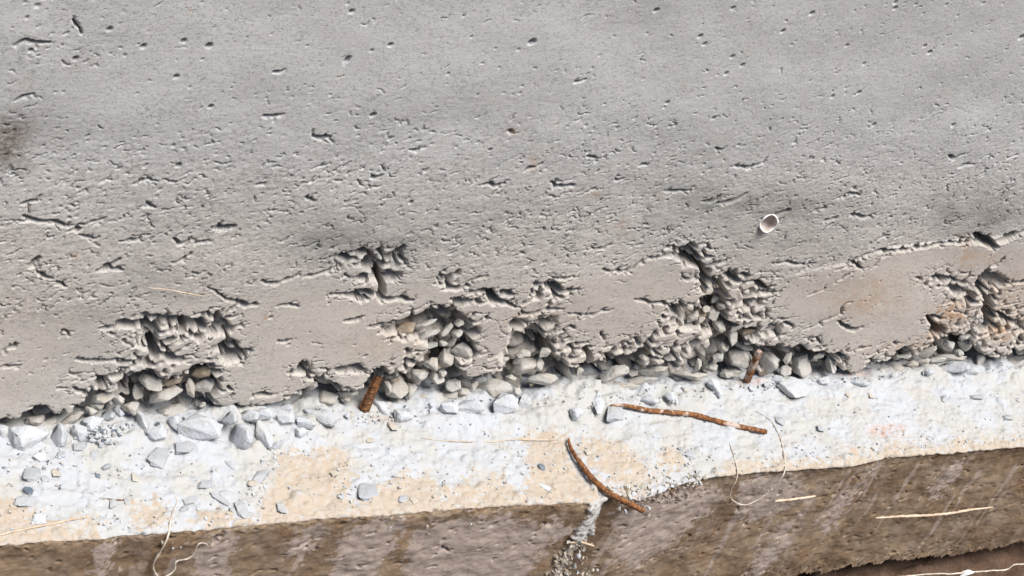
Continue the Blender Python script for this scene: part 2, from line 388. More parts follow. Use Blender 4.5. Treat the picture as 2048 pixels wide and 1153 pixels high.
K = [  # cracks: (points, width px, depth mm)
 ([(48, 431), (60, 435), (75, 439), (90, 443), (105, 440), (118, 444), (137, 454)], 6, 5), ([(152, 453), (170, 448), (190, 444), (212, 436)], 3.5, 3),
 ([(160, 470), (175, 474), (192, 480), (199, 474)], 4.5, 4), ([(137, 463), (150, 459), (156, 463)], 5, 5), ([(44, 405), (58, 403), (73, 401)], 7, 5),
 ([(57, 412), (57, 426)], 2.5, 3), ([(60, 531), (70, 525), (77, 514)], 9, 7), ([(74, 543), (88, 552), (103, 556)], 6, 5), ([(110, 560), (122, 565), (131, 572)], 5.5, 5),
 ([(193, 541), (215, 537), (218, 530), (239, 519)], 8, 7), ([(215, 537), (230, 540), (247, 541)], 5, 4), ([(426, 458), (445, 459), (470, 455)], 10, 7),
 ([(345, 481), (360, 488), (378, 484)], 6, 5), ([(390, 487), (417, 483)], 5, 4), ([(349, 526), (365, 520), (381, 511)], 5.5, 5), ([(240, 485), (262, 482), (281, 480)], 5.5, 5),
 ([(294, 410), (312, 417)], 4, 3), ([(270, 370), (285, 362), (300, 358), (316, 364)], 3, 3), ([(385, 545), (398, 548)], 5, 4), ([(628, 273), (642, 277), (660, 274)], 6, 5),
 ([(744, 355), (752, 357), (763, 353)], 7, 5), ([(613, 394), (622, 399), (631, 402)], 6, 5), ([(968, 369), (990, 368), (1009, 367)], 6, 5), ([(514, 370), (530, 368)], 5, 4),
 ([(820, 301), (840, 301)], 4, 3), ([(677, 509), (687, 513), (700, 519), (712, 519)], 8, 7), ([(757, 556), (765, 562), (763, 575), (760, 588), (762, 600)], 10, 10),
 ([(762, 600), (780, 601), (800, 597), (826, 601)], 8, 8), ([(706, 555), (722, 557), (736, 561)], 8, 8), ([(660, 591), (690, 588), (710, 594), (738, 601)], 7, 7),
 ([(714, 586), (728, 585), (744, 592)], 12, 10), ([(552, 565), (570, 556), (592, 551)], 6, 5), ([(525, 560), (545, 566), (556, 562)], 5, 5), ([(615, 549), (645, 545), (672, 533)], 5.5, 4),
 ([(640, 520), (668, 512), (690, 520)], 3, 3), ([(880, 552), (900, 554), (912, 548), (918, 539)], 8, 7), ([(895, 577), (915, 577), (937, 572)], 8, 7), ([(906, 555), (897, 565), (898, 575)], 5, 5),
 ([(940, 561), (955, 554), (972, 549)], 6, 5), ([(940, 584), (960, 580), (976, 582)], 8, 8), ([(988, 608), (1005, 605), (1020, 609), (1032, 614)], 6, 6), ([(1002, 580), (1015, 585), (1029, 588)], 10, 7),
 ([(1042, 625), (1070, 626), (1095, 618), (1128, 618)], 8, 8), ([(1094, 616), (1102, 604)], 6, 6), ([(1044, 606), (1065, 597), (1078, 590), (1081, 577)], 7, 7), ([(1068, 567), (1085, 568), (1107, 570)], 7, 6),
 ([(1118, 584), (1135, 581), (1156, 577)], 8, 7), ([(1107, 555), (1130, 555), (1147, 551)], 5, 4), ([(1138, 627), (1165, 632), (1190, 631), (1205, 624), (1227, 620)], 5, 5), ([(1178, 619), (1172, 630)], 3, 3),
 ([(1047, 343), (1058, 339), (1069, 334)], 6, 5), ([(1077, 331), (1084, 326)], 6, 5), ([(1102, 364), (1113, 370), (1130, 371), (1149, 371)], 6, 5), ([(1177, 312), (1193, 316)], 5, 4),
 ([(1280, 332), (1290, 329), (1297, 331)], 5, 4), ([(1230, 362), (1246, 358)], 5, 4), ([(1430, 297), (1443, 301)], 6, 5), ([(1470, 333), (1490, 335), (1510, 332), (1529, 326)], 6, 5),
 ([(1330, 385), (1350, 384), (1382, 384)], 5, 4), ([(1407, 404), (1420, 403), (1435, 401), (1443, 391)], 6, 5), ([(1436, 409), (1455, 406), (1475, 399), (1494, 387)], 8, 6),
 ([(1170, 443), (1181, 434)], 5, 4), ([(1190, 432), (1202, 420)], 4, 4), ([(1185, 498), (1208, 500), (1224, 491)], 5, 4), ([(1205, 540), (1230, 545), (1260, 543), (1280, 528), (1300, 518), (1330, 514), (1357, 516)], 6, 6),
 ([(1355, 516), (1372, 523), (1390, 528), (1405, 535), (1425, 533), (1452, 522)], 8, 10), ([(1358, 501), (1372, 498), (1386, 491)], 11, 12), ([(1409, 537), (1409, 550), (1412, 563), (1430, 569), (1447, 573), (1450, 592)], 10, 14),
 ([(1364, 558), (1380, 560), (1400, 555)], 7, 6), ([(1452, 566), (1465, 562), (1476, 566)], 9, 9), ([(1457, 538), (1458, 549), (1475, 550), (1492, 553)], 6, 6), ([(1521, 566), (1532, 579), (1549, 573)], 8, 8),
 ([(1513, 586), (1540, 586), (1562, 585)], 6, 6), ([(1894, 311), (1910, 315), (1927, 307)], 6, 4), ([(1918, 333), (1941, 328)], 5, 4), ([(1692, 387), (1705, 388), (1721, 391)], 5, 4), ([(1673, 397), (1690, 393)], 4, 4),
 ([(1630, 418), (1652, 417)], 5, 4), ([(1703, 430), (1720, 432), (1742, 434)], 6, 5), ([(1645, 442), (1660, 440), (1674, 437)], 5, 4), ([(1740, 491), (1755, 478), (1777, 471)], 5, 4), ([(1545, 528), (1575, 525), (1600, 530), (1632, 527)], 5, 5),
 ([(1690, 526), (1715, 515), (1740, 505), (1760, 499), (1785, 500), (1805, 499), (1830, 495), (1860, 492), (1885, 487), (1910, 485), (1945, 483), (1956, 478)], 7, 7),
 ([(1948, 467), (1963, 477), (1978, 484), (1993, 493)], 13, 14), ([(1985, 479), (2010, 476), (2035, 467), (2062, 457)], 10, 10), ([(1670, 538), (1690, 530), (1702, 521)], 4, 4), ([(1697, 520), (1722, 533)], 5, 5), ([(1667, 564), (1685, 552), (1698, 541)], 5, 4),
 ([(1741, 534), (1752, 522), (1763, 509)], 3, 3), ([(1983, 529), (1998, 522), (2007, 510)], 8, 8), ([(1831, 553), (1841, 558)], 6, 5), ([(1862, 555), (1880, 554), (1902, 557)], 9, 8), ([(1944, 574), (1960, 580), (1977, 583)], 11, 14),
 ([(2014, 565), (2035, 563), (2062, 560)], 7, 6), ([(1854, 631), (1862, 645), (1873, 654)], 7, 9), ([(1849, 629), (1866, 632), (1882, 637)], 5, 5), ([(1907, 650), (1925, 651), (1940, 642), (1949, 632)], 7, 8), ([(1978, 602), (1980, 613), (1968, 621), (1958, 629)], 9, 12),
 ([(1880, 609), (1900, 602), (1940, 603), (1976, 607)], 6, 6), ([(1997, 625), (2012, 637), (2030, 646), (2047, 641)], 9, 9), ([(2030, 622), (2040, 615), (2055, 611)], 9, 8), ([(2038, 668), (2045, 682)], 8, 8),
 ([(1680, 625), (1683, 611), (1691, 602)], 6, 6), ([(1638, 641), (1665, 631), (1681, 622)], 6, 6), ([(1614, 656), (1640, 646)], 4, 4), ([(1674, 639), (1690, 652), (1710, 656), (1722, 650)], 8, 7), ([(1610, 675), (1635, 672), (1641, 686)], 5, 5),
 ([(1698, 701), (1720, 693), (1738, 689)], 6, 6), ([(1755, 688), (1766, 681)], 4, 4), ([(1741, 706), (1755, 698), (1773, 691)], 4, 5), ([(1785, 681), (1791, 687)], 9, 8), ([(200, 656), (225, 657), (239, 650)], 6, 6),
 ([(292, 660), (302, 665), (311, 662)], 9, 14), ([(298, 691), (318, 686), (333, 682), (346, 676)], 8, 10), ([(310, 690), (308, 705), (300, 716), (295, 726)], 11, 14), ([(317, 707), (335, 715), (350, 715), (369, 719)], 8, 8),
 ([(383, 670), (400, 677), (417, 668), (443, 660)], 10, 9), ([(405, 662), (425, 660), (440, 648), (433, 640), (434, 622)], 7, 8), ([(440, 650), (460, 655), (482, 649)], 6, 6), ([(444, 686), (451, 704), (448, 716)], 9, 12),
 ([(452, 712), (470, 707), (502, 701)], 8, 8), ([(443, 716), (461, 723)], 6, 8), ([(452, 727), (470, 721), (484, 722)], 6, 6), ([(150, 719), (165, 723), (190, 724), (215, 724), (248, 721)], 6, 6), ([(226, 753), (245, 749), (253, 741)], 3, 3),
 ([(141, 747), (152, 752), (163, 749)], 5, 5), ([(115, 778), (136, 779)], 3.5, 4), ([(148, 780), (165, 785), (185, 795), (197, 788)], 6, 10), ([(461, 599), (480, 603), (492, 610), (513, 607)], 8, 7), ([(452, 624), (468, 613), (482, 605)], 4, 4),
 ([(504, 792), (520, 788), (541, 792)], 8, 8), ([(452, 771), (463, 778)], 6, 7), ([(557, 680), (570, 682), (582, 679)], 5, 4), ([(690, 641), (708, 641), (723, 634)], 8, 6), ([(557, 608), (580, 609), (597, 613)], 5, 4),
 ([(738, 653), (760, 648), (778, 651)], 8, 7), ([(575, 745), (600, 748), (626, 748)], 6, 6), ([(1170, 700), (1178, 706), (1182, 716), (1181, 730), (1170, 745)], 10, 16), ([(1172, 701), (1192, 697)], 5, 5),
 ([(1233, 704), (1245, 694), (1258, 689)], 5, 5), ([(1233, 705), (1262, 706)], 5, 5), ([(1274, 678), (1281, 692)], 6, 6), ([(1296, 684), (1315, 670), (1337, 660)], 8, 8), ([(1075, 646), (1089, 634)], 6, 5), ([(1204, 668), (1211, 684)], 5, 5),
 ([(1521, 627), (1512, 632), (1524, 638)], 6, 7), ([(1472, 613), (1490, 600), (1513, 590)], 9, 8), ([(1460, 641), (1480, 625), (1496, 611)], 5, 6), ([(1543, 657), (1570, 645), (1587, 652)], 5, 5), ([(1120, 664), (1140, 656), (1152, 660)], 6, 6),
 ([(1550, 432), (1563, 426), (1580, 421)], 9, 8), ([(1555, 442), (1566, 437)], 5, 4), ([(800, 645), (830, 636), (862, 626), (895, 620)], 7, 9), ([(1200, 620), (1215, 617)], 4, 4), ([(1270, 600), (1298, 605), (1320, 607), (1340, 612)], 6, 7),
 ([(855, 610), (866, 606)], 4, 4), ([(415, 575), (440, 590), (460, 600)], 3, 3), ([(1620, 590), (1650, 575)], 4, 3), ([(0, 735), (20, 733), (40, 731)], 4, 4), ([(10, 700), (28, 694), (36, 688)], 6, 5), ([(120, 668), (128, 660), (138, 672)], 4, 4),
 ([(30, 90), (46, 82), (58, 78), (72, 88), (100, 84)], 4, 4), ([(144, 42), (153, 50), (163, 68)], 3, 3), ([(30, 200), (45, 190), (66, 187)], 3, 3), ([(548, 143), (566, 140)], 4, 3), ([(530, 229), (562, 229)], 5, 4), ([(1150, 165), (1170, 158)], 4, 3),
]
PITS = [(417, 92, 7), (1062, 84, 9), (692, 122, 6), (695, 117, 6), (744, 229, 7), (286, 94, 5.5), (1400, 73, 5.5), (1409, 89, 5), (1466, 17, 5), (1624, 28, 6), (2042, 75, 8), (1859, 105, 6), (1717, 186, 6), (356, 332, 6.5), (218, 59, 5),
 (150, 117, 5), (780, 90, 5), (1312, 21, 6), (1465, 115, 5), (1485, 132, 5), (1452, 148, 5), (1566, 64, 5), (703, 24, 5), (1747, 250, 6), (1427, 236, 6), (1334, 206, 5), (367, 83, 5), (462, 789, 7), (1695, 93, 4), (420, 213, 5), (351, 153, 5), (1019, 262, 6), (1023, 266, 5),
 (2000, 484, 7), (730, 713, 5), (663, 496, 5), (821, 405, 5), (980, 300, 4), (1186, 380, 4), (1850, 93, 4), (1791, 5, 5), (1790, 17, 5), (540, 634, 5), (155, 460, 7), (60, 100, 4), (1350, 250, 4), (1905, 250, 6), (1730, 130, 4)]

# ------------------------------------------------------------------ the wall
c0 = [on_y(u, v) for u, v in ((-40, -40), (2088, -40), (-40, 960), (2088, 860))]
xa, xb = min(p[0] for p in c0), max(p[0] for p in c0)
zt = max(p[2] for p in c0)
D = 0.0011
fine_x = np.arange(xa, xb, D)
left = xa - np.cumsum(np.linspace(D, 0.03, 60)); right = fine_x[-1] + np.cumsum(np.linspace(D, 0.03, 60))
xs = np.concatenate([left[::-1], fine_x, right])
fine_z = np.arange(-0.012, zt, 0.00115)
ts = np.concatenate([fine_z, fine_z[-1] + np.cumsum(np.linspace(D, 0.03, 60))])
Wf = Field(xs, ts)
P0 = np.stack([Wf.X, np.zeros(Wf.shape), Wf.T], -1)
U, V = proj(P0)

def wxy(p): q = on_y(p[0], p[1]); return (q[0], q[2])

n_big = Wf.tile(noise(0.16, 1.3, 3.2, seed=1))
n_mid = Wf.tile(noise(0.016, 2.6, 2.2, ang=0.10, seed=2))
n_fin = Wf.tile(noise(0.0035, 2.0, 1.8, ang=0.15, seed=3))
n_rag = Wf.tile(noise(0.007, 1.5, 1.5, seed=4))
n_rag2 = Wf.tile(noise(0.02, 1.3, 1.6, seed=5))
n_den = Wf.tile(noise(0.05, 1.5, 2.0, seed=6))
# how rough the paste is: smooth near the top and in the cream band under the joint, rough in the middle band
def lerp_poly(pts):
    px_, py_ = zip(*pts); return np.interp(U, px_, py_)
joint = lerp_poly([(-200, 660), (0, 640), (200, 610), (330, 588), (480, 598), (640, 545), (800, 560), (900, 545), (1100, 560), (1205, 540), (1300, 518), (1405, 535), (1550, 560), (1690, 525), (1760, 498), (1950, 478), (2048, 465), (2300, 430)])
above = np.clip((joint - V) / 40, -1, 1)
rough = np.clip(0.20 + 0.80 * smooth(V, 120, 430), 0, 1) * smooth(above, -0.9, 0.3)
rough = np.maximum(rough, 0.9 * np.exp(-(((U - 30) / 110) ** 2 + ((V - 270) / 70) ** 2)))
rough = np.maximum(rough, 0.75 * np.exp(-(((U - 120) / 150) ** 2 + ((V - 90) / 60) ** 2)))
rough = np.maximum(rough, 0.16)

dep = np.zeros(Wf.shape)
# small random slits, following the pour lines
st = np.random.RandomState(5)
def walk(x, z, L, ang, segs, jit):
    pts = [(x, z)]
    for _ in range(segs):
        ang2 = ang + st.normal(0, jit)
        x += math.cos(ang2) * L / segs; z += math.sin(ang2) * L / segs
        pts.append((x, z))
    return pts
nst = 0
while nst < 7000:
    x = st.uniform(xa, xb); z = st.uniform(0.0, zt)
    j = min(np.searchsorted(ts, z), len(ts) - 1); i = min(np.searchsorted(xs, x), len(xs) - 1)
    dn = rough[j, i] * (0.35 + 0.65 * smooth(n_den[j, i], -0.8, 1.3))
    if st.rand() > dn: nst += 0.35; continue
    nst += 1
    L = min(0.026, 0.0018 + st.exponential(0.0042)) * (0.6 + 0.6 * dn)
    w = min(0.0034, 0.0005 + st.exponential(0.0006)) * (0.6 + 0.6 * dn)
    segs = max(2, int(L / 0.0035))
    pts = walk(x, z, L, st.normal(0.12 + 0.12 * smooth(x, -0.4, 0.6), 0.35), segs, 0.8)
    wv = w * np.sin(np.linspace(0.35, math.pi - 0.35, len(pts))) * (0.6 + 0.8 * st.rand(len(pts)))
    Wf.stroke(dep, pts, wv * 0.72, st.uniform(0.0010, 0.0040) * (0.4 + 0.8 * dn), lip=0.9, edge=0.0005)
# small round air holes
for _ in range(360):
    x = st.uniform(xa, xb); z = st.uniform(0.0, zt)
    w = 0.0009 + st.exponential(0.0006)
    Wf.stroke(dep, [(x, z), (x + 0.0004, z + 0.0003)], w, st.uniform(0.0012, 0.003), lip=0.4, edge=0.0008)
for u, v, w in PITS:
    p = wxy((u, v)); w_ = w * 0.00058
    Wf.stroke(dep, [p, (p[0] + w_ * 0.35, p[1] + w_ * 0.2)], w_, 0.007, lip=0.3, edge=0.0008)
# traced cracks, roughened with sub-steps
for pts, w, dmm in K:
    P = [np.array(wxy(p)) for p in pts]
    Q = []; Wd = []
    N = len(P) - 1
    for i in range(N):
        Ls = np.linalg.norm(P[i + 1] - P[i]); k = max(1, int(Ls / 0.0045))
        for t in range(k):
            q = P[i] + (P[i + 1] - P[i]) * t / k
            Q.append(q + st.normal(0, 0.0009, 2)); Wd.append((i + t / k) / N)
    Q.append(P[-1]); Wd.append(1.0)
    Wd = np.array(Wd)
    wv = w * 0.00058 * (0.35 + 0.65 * np.sin(np.clip(Wd, 0.04, 0.96) * math.pi) ** 0.6) * (0.65 + 0.7 * st.rand(len(Wd)))
    Wf.stroke(dep, Q, wv, dmm * 0.0026 + 0.003, lip=0.45, edge=0.0005)
    for _ in range(int(len(Q) * 0.8)):                       # side splinters
        q = Q[st.randint(len(Q))]
        L = st.uniform(0.002, 0.008)
        Wf.stroke(dep, walk(q[0], q[1] + st.normal(0, 0.002), L, st.normal(0.2, 0.7), 2, 0.5), st.uniform(0.0006, 0.0018), dmm * 0.0005, lip=1.0)

_sl, _sd = Wf.sdf([wxy(p) for p in BAND], 0.03)
near_b = np.full(Wf.shape, 1.0); near_b[_sl] = _sd
cb = np.argwhere((near_b > -0.001) & (near_b < 0.020) & (U > -30) & (U < 2080))
for _ in range(260):
    j, i = cb[st.randint(len(cb))]
    dn = math.exp(-max(near_b[j, i], 0) / 0.008)
    if st.rand() > dn: continue
    L = 0.003 + st.exponential(0.006)
    pts = walk(xs[i], ts[j], L, st.normal(0.3, 0.7), max(2, int(L / 0.003)), 0.8)
    Wf.stroke(dep, pts, (0.0010 + st.exponential(0.0012)) * np.sin(np.linspace(0.3, 2.8, len(pts))), st.uniform(0.004, 0.010), lip=0.6, edge=0.0005)
n_w2 = Wf.tile(noise(0.018, 1.2, 2.0, seed=8))
def blur(A, n):
    for _ in range(n):
        A = (np.roll(A, 1, 0) + 2 * A + np.roll(A, -1, 0)) / 4
        A = (np.roll(A, 1, 1) + 2 * A + np.roll(A, -1, 1)) / 4
    return A
def worley(cx, cz_, seed):
    """cells over the wall: distance to the border between two cells, cell id and offset from the cell's seed"""
    r_ = np.random.RandomState(seed)
    NI = 512
    jx, jz = r_.uniform(0.08, 0.92, (NI, NI)), r_.uniform(0.08, 0.92, (NI, NI))
    skew = 0.18
    XX = Wf.X + 0.0016 * n_rag2 + 0.0003 * n_rag; ZZ = Wf.T - skew * Wf.X * 0.5 + 0.0013 * n_w2 + 0.0003 * n_mid
    gx, gz = XX / cx, ZZ / cz_
    ix_, iz_ = np.floor(gx).astype(int), np.floor(gz).astype(int)
    f1 = np.full(Wf.shape, 1e9); f2 = f1.copy(); cid = np.zeros(Wf.shape, int); ox = np.zeros(Wf.shape); oz = np.zeros(Wf.shape)
    for a_ in (-1, 0, 1):
        for b_ in (-1, 0, 1):
            ci, cj = (ix_ + a_) % NI, (iz_ + b_) % NI
            px_ = ix_ + a_ + jx[ci, cj]; pz_ = iz_ + b_ + jz[ci, cj]
            dx, dz = (gx - px_) * cx, (gz - pz_) * cz_ * 1.15
            d = np.hypot(dx, dz)
            closer = d < f1
            f2 = np.where(closer, f1, np.minimum(f2, d))
            cid = np.where(closer, ci * NI + cj, cid); ox = np.where(closer, dx, ox); oz = np.where(closer, dz, oz)
            f1 = np.where(closer, d, f1)
    return (f2 - f1) * 0.5, cid, ox, oz, NI
zone_pts = [(300, 660, 70, 34, 1.0), (420, 650, 55, 24, .9), (455, 705, 40, 26, .75), (310, 725, 70, 34, .9), (200, 770, 60, 20, .7), (380, 780, 60, 24, 1), (745, 530, 62, 34, .75), (745, 592, 75, 12, .5), (620, 745, 40, 22, .5), (700, 742, 40, 12, .4), (560, 790, 50, 12, .4),
 (870, 640, 85, 22, .9), (930, 680, 30, 50, .8), (830, 735, 40, 26, .8), (905, 560, 40, 22, .55), (985, 595, 40, 18, .6), (1100, 580, 50, 24, .65), (1000, 735, 30, 22, .5), (1070, 660, 55, 26, .9), (1140, 700, 45, 30, .55), (1200, 735, 50, 24, .8), (1290, 700, 70, 22, .85), (1330, 665, 40, 14, .6), (1250, 760, 80, 18, .9),
 (1385, 640, 60, 34, .95), (1380, 505, 45, 22, .7), (1430, 560, 40, 36, .8), (1500, 560, 50, 18, .5), (1480, 610, 60, 34, .85), (1530, 655, 60, 24, .6), (1370, 700, 50, 26, .7), (1400, 750, 60, 16, .9), (1620, 690, 40, 16, .5), (1660, 720, 30, 24, .7), (1540, 700, 60, 14, .6),
 (1900, 560, 55, 22, .8), (1960, 600, 60, 34, .85), (1975, 650, 50, 34, .85), (1870, 640, 30, 18, .5), (1940, 690, 90, 24, .8), (2030, 650, 40, 40, .7), (1780, 715, 70, 10, .6), (90, 545, 40, 24, .2), (1960, 480, 60, 10, .5)]
bandn = smooth(-near_b, -0.012, 0.004)
e1_, id1, ox1, oz1, NI = worley(0.021, 0.0125, 61)
e2_, id2, ox2, oz2, _ = worley(0.0075, 0.0055, 62)
def at_cell(Fv, cid):
    """mean of a mask over each cell, so a cell breaks off whole"""
    u_, inv = np.unique(cid, return_inverse=True); inv = inv.ravel()
    m_ = np.bincount(inv, Fv.ravel()) / np.bincount(inv)
    return m_, inv, len(u_)
zone = np.zeros(Wf.shape)
for u_, v_, ru, rv, s_ in zone_pts: zone = np.maximum(zone, s_ * np.exp(-(((U - u_) / ru) ** 2 + ((V - v_) / rv) ** 2)))
zone = np.maximum(zone * 0.84, 0.85 * bandn)
rw = np.random.RandomState(63)
m1, inv1, k1 = at_cell(zone, id1)
broken1 = rw.rand(k1) < np.clip(m1 * 0.80 - 0.22, 0, 0.50)
rec1 = np.where(broken1, rw.uniform(0.002, 0.012, k1), 0.0)
tx1, tz1 = rw.normal(0, 0.25, k1), rw.normal(-0.45, 0.35, k1)
gap1 = np.where(m1 > 0.22, rw.uniform(0.2, 1.0, k1), 0) * np.where(broken1, 1.25, 0.75)
m2, inv2, k2 = at_cell(zone, id2)
broken2 = rw.rand(k2) < np.clip(m2 * 0.45 - 0.12, 0, 0.4)
rec2 = np.where(broken2, rw.uniform(0.001, 0.0045, k2), 0.0)
tx2, tz2 = rw.normal(0, 0.35, k2), rw.normal(-0.3, 0.4, k2)
S = Wf.shape
B1 = broken1[inv1].reshape(S); B2 = broken2[inv2].reshape(S)
lump = np.where(B1, rec1[inv1].reshape(S) + ox1 * tx1[inv1].reshape(S) - oz1 * tz1[inv1].reshape(S) * -1.0 + 0.0035 * np.exp(-e1_ / 0.0016), 0)
lump += np.where(B2, rec2[inv2].reshape(S) + ox2 * tx2[inv2].reshape(S) + oz2 * tz2[inv2].reshape(S) + 0.0015 * np.exp(-e2_ / 0.0008), 0)
lump = blur(np.clip(lump, 0, 0.018), 4)
gw = blur(gap1[inv1].reshape(S), 6) * 0.0021 * np.clip(0.45 + 0.8 * n_w2 + 0.25 * n_rag, 0, 2)
lump = lump + 0.030 * smooth(gw - e1_, -0.0005, 0.0006) * smooth(gw, 0.0001, 0.0006)
deepgap = 0.050 * smooth(0.0036 * np.clip(n_rag2 - 0.2, 0, 2) * smooth(zone, 0.35, 0.7) - e1_, -0.0005, 0.0020)
lump = np.maximum(lump, deepgap)
lump *= smooth(zone, 0.03, 0.12)
dep = np.maximum(dep, lump)
voidmask = np.zeros(Wf.shape)
def bonded(depth0, cell, seed):
    """a floor of paste-bonded pebbles: returns recess depth"""
    r = np.random.RandomState(seed)
    F = np.full(Wf.shape, depth0)
    return F
# pebbly floor: many ellipsoid domes
floor = np.full(Wf.shape, 0.085) + 0.004 * n_mid
pb = np.random.RandomState(21)
poly = [wxy(p) for p in BAND]
q_ = wxy((1536, 445)); Wf.stroke(dep, [q_, (q_[0] + 0.0005, q_[1])], 0.0215, 0.022, lip=0.0, edge=0.0012)
slB, sdB = Wf.sdf(poly, 0.012)
fB = np.full(Wf.shape, 1.0); fB[slB] = sdB
wob = (0.0011 * n_rag + 0.0018 * n_rag2 + 0.0002 * n_fin)
fBw = fB + wob
cand = np.argwhere(fB[:, 60:-60] < 0.004)
for _ in range(1500):
    j, i = cand[pb.randint(len(cand))]; i += 60
    x, z = xs[i], ts[j]
    r = pb.uniform(0.003, 0.011); zz = pb.uniform(0.020, 0.065)
    ax, az = r * pb.uniform(0.8, 1.5), r * pb.uniform(0.6, 1.0); ph = pb.uniform(-0.6, 0.9)
    sl = Wf.win(x - 2 * r, x + 2 * r, z - 2 * r, z + 2 * r)
    dx, dz = Wf.X[sl] - x, Wf.T[sl] - z
    q = ((dx * math.cos(ph) + dz * math.sin(ph)) / ax) ** 2 + ((-dx * math.sin(ph) + dz * math.cos(ph)) / az) ** 2
    dome = zz + r * (1 - np.sqrt(np.clip(1 - q, 0, 1)))
    F = floor[sl]; F[q < 1] = np.minimum(F[q < 1], dome[q < 1])
cellrec = rw.uniform(0.008, 0.050, k1)[inv1].reshape(S) + ox1 * tx1[inv1].reshape(S) + oz1 * tz1[inv1].reshape(S) + rw.uniform(0, 0.006, k2)[inv2].reshape(S)
cellrec = cellrec + 0.006 * np.exp(-e1_ / 0.0022) + 0.06 * smooth(0.0026 - e1_, 0, 0.0008)
floor = np.minimum(floor, np.clip(blur(cellrec, 4), 0.006, 0.09))
vd = smooth(-fBw, -0.0004, 0.0008)
floor = np.minimum(floor, np.maximum(dep, 0.004) + np.clip(-fBw, 0, 1) * 4.0)
dep_v = vd * floor
# rounded lips of paste: the sheet thins out and turns in a little before it breaks off
lipin = 0.0010 * np.exp(-np.clip(fBw, 0, 1) / 0.0016) * (fBw > 0)
dep = np.maximum(dep, lipin)
voidmask = np.maximum(voidmask, vd)
dep = np.where(vd > 0, np.maximum(dep * (1 - vd), dep_v), dep)
for poly_, dmm in VOIDS:
    sl, sd = Wf.sdf([wxy(p) for p in poly_], 0.01)
    sd = sd + 0.0010 * n_rag[sl] + 0.0001 * n_fin[sl]
    tv = (Wf.T[sl] - Wf.T[sl].min() - 0.01) / (Wf.T[sl].max() - Wf.T[sl].min() - 0.02)
    body = dmm * 0.001 * (0.7 + 3.4 * smooth(tv, 0.15, 0.85)) + 0.0022 * n_rag2[sl]
    # the lower side of the pocket slopes out like a sill
    m_ = smooth(-sd, -0.0004, 0.0008)
    dep[sl] = np.maximum(dep[sl], m_ * np.clip(np.minimum(body, 0.003 + np.clip(-sd, 0, 1) * 3.0), 0.003, 1))
HOLES = [(251, 788, 11, 19, 20), (270, 762, 12, 7, 20), (305, 818, 17, 13, 0), (366, 798, 9, 13, 0), (300, 664, 12, 6, 0), (308, 700, 7, 14, 10), (451, 700, 6, 14, -15), (472, 712, 18, 5, 8), (737, 800, 13, 19, -25), (770, 756, 7, 13, 0), (607, 735, 9, 9, 0), (592, 812, 15, 13, 30),
 (665, 776, 16, 7, -20), (690, 740, 16, 5, 0), (1043, 768, 24, 9, -8), (1058, 776, 9, 9, 0), (1178, 758, 25, 13, -20), (1197, 772, 12, 10, 0), (1268, 728, 8, 12, 0), (1505, 735, 9, 20, -25), (1495, 700, 10, 6, 0), (1465, 758, 9, 8, 0), (1640, 738, 19, 19, 0), (1883, 690, 7, 12, -15), (1916, 681, 9, 7, 0),
 (1946, 712, 15, 12, -30), (1912, 700, 6, 7, 0), (838, 768, 24, 9, 0), (846, 740, 10, 7, 0), (906, 736, 6, 20, 30), (921, 760, 8, 12, 25), (1409, 560, 6, 22, 0), (1435, 568, 18, 6, -10), (1445, 640, 10, 12, 20), (1410, 648, 10, 8, 0), (1478, 674, 9, 10, 0), (1456, 686, 6, 9, 0), (1102, 716, 6, 20, 5), (1072, 672, 8, 8, 0), (1060, 700, 5, 12, -30),
 (871, 706, 9, 9, 0), (884, 654, 24, 5, 22), (909, 637, 5, 13, 0), (924, 668, 6, 8, 0), (940, 692, 7, 10, 30), (10, 846, 10, 5, 10), (60, 832, 16, 5, 30), (102, 838, 14, 5, 0), (170, 815, 14, 6, 25), (192, 795, 10, 6, 0), (203, 768, 8, 9, 0), (1352, 770, 8, 8, 0), (1596, 757, 11, 5, 0), (1565, 712, 6, 8, 0), (1740, 734, 14, 6, 20), (1752, 752, 10, 8, 0),
 (1828, 711, 9, 8, -20), (1875, 662, 14, 9, 0), (1975, 618, 7, 10, -20), (1978, 640, 5, 14, 0), (1968, 560, 12, 5, 35), (1955, 577, 14, 5, -5), (738, 528, 9, 10, -20), (790, 510, 20, 6, 45), (765, 532, 5, 14, -30), (728, 556, 7, 5, 0), (688, 515, 8, 5, -20), (725, 584, 12, 5, 0), (764, 575, 5, 20, 0), (1370, 500, 12, 5, 18), (1380, 526, 20, 5, -25),
 (984, 592, 6, 13, 25), (1000, 604, 16, 4, -15), (1112, 578, 8, 8, 0), (1972, 484, 14, 7, -25), (2015, 474, 22, 5, 20), (247, 646, 10, 5, 0), (345, 636, 20, 4, 5), (368, 658, 6, 10, 0), (290, 648, 14, 5, -20), (1690, 716, 6, 5, 0), (1662, 712, 10, 5, 0), (1690, 750, 26, 4, -8), (2035, 706, 16, 4, 10), (1985, 720, 14, 4, -5), (1350, 620, 8, 6, -40), (1365, 636, 8, 5, -40), (1120, 750, 16, 4, -15), (640, 766, 6, 9, 20), (425, 770, 8, 8, 0), (1525, 574, 12, 4, -30)]
holed = np.zeros(Wf.shape)
for u, v, ru, rv, an in HOLES:
    dxu, dvu = U - u, V - v
    ca_, sa_ = math.cos(math.radians(an)), math.sin(math.radians(an))
    q = np.sqrt(((dxu * ca_ - dvu * sa_) / ru) ** 2 + ((dxu * sa_ + dvu * ca_) / rv) ** 2) / 1.22
    q = q + 0.16 * n_w2 + 0.08 * n_rag
    holed = np.maximum(holed, smooth(1.05 - q, 0.0, 0.22))
dep = np.maximum(dep, 0.075 * holed)
_w = smooth(zone, 0.1, 0.35)
dep = dep * (1 - _w) + blur(dep, 1) * _w
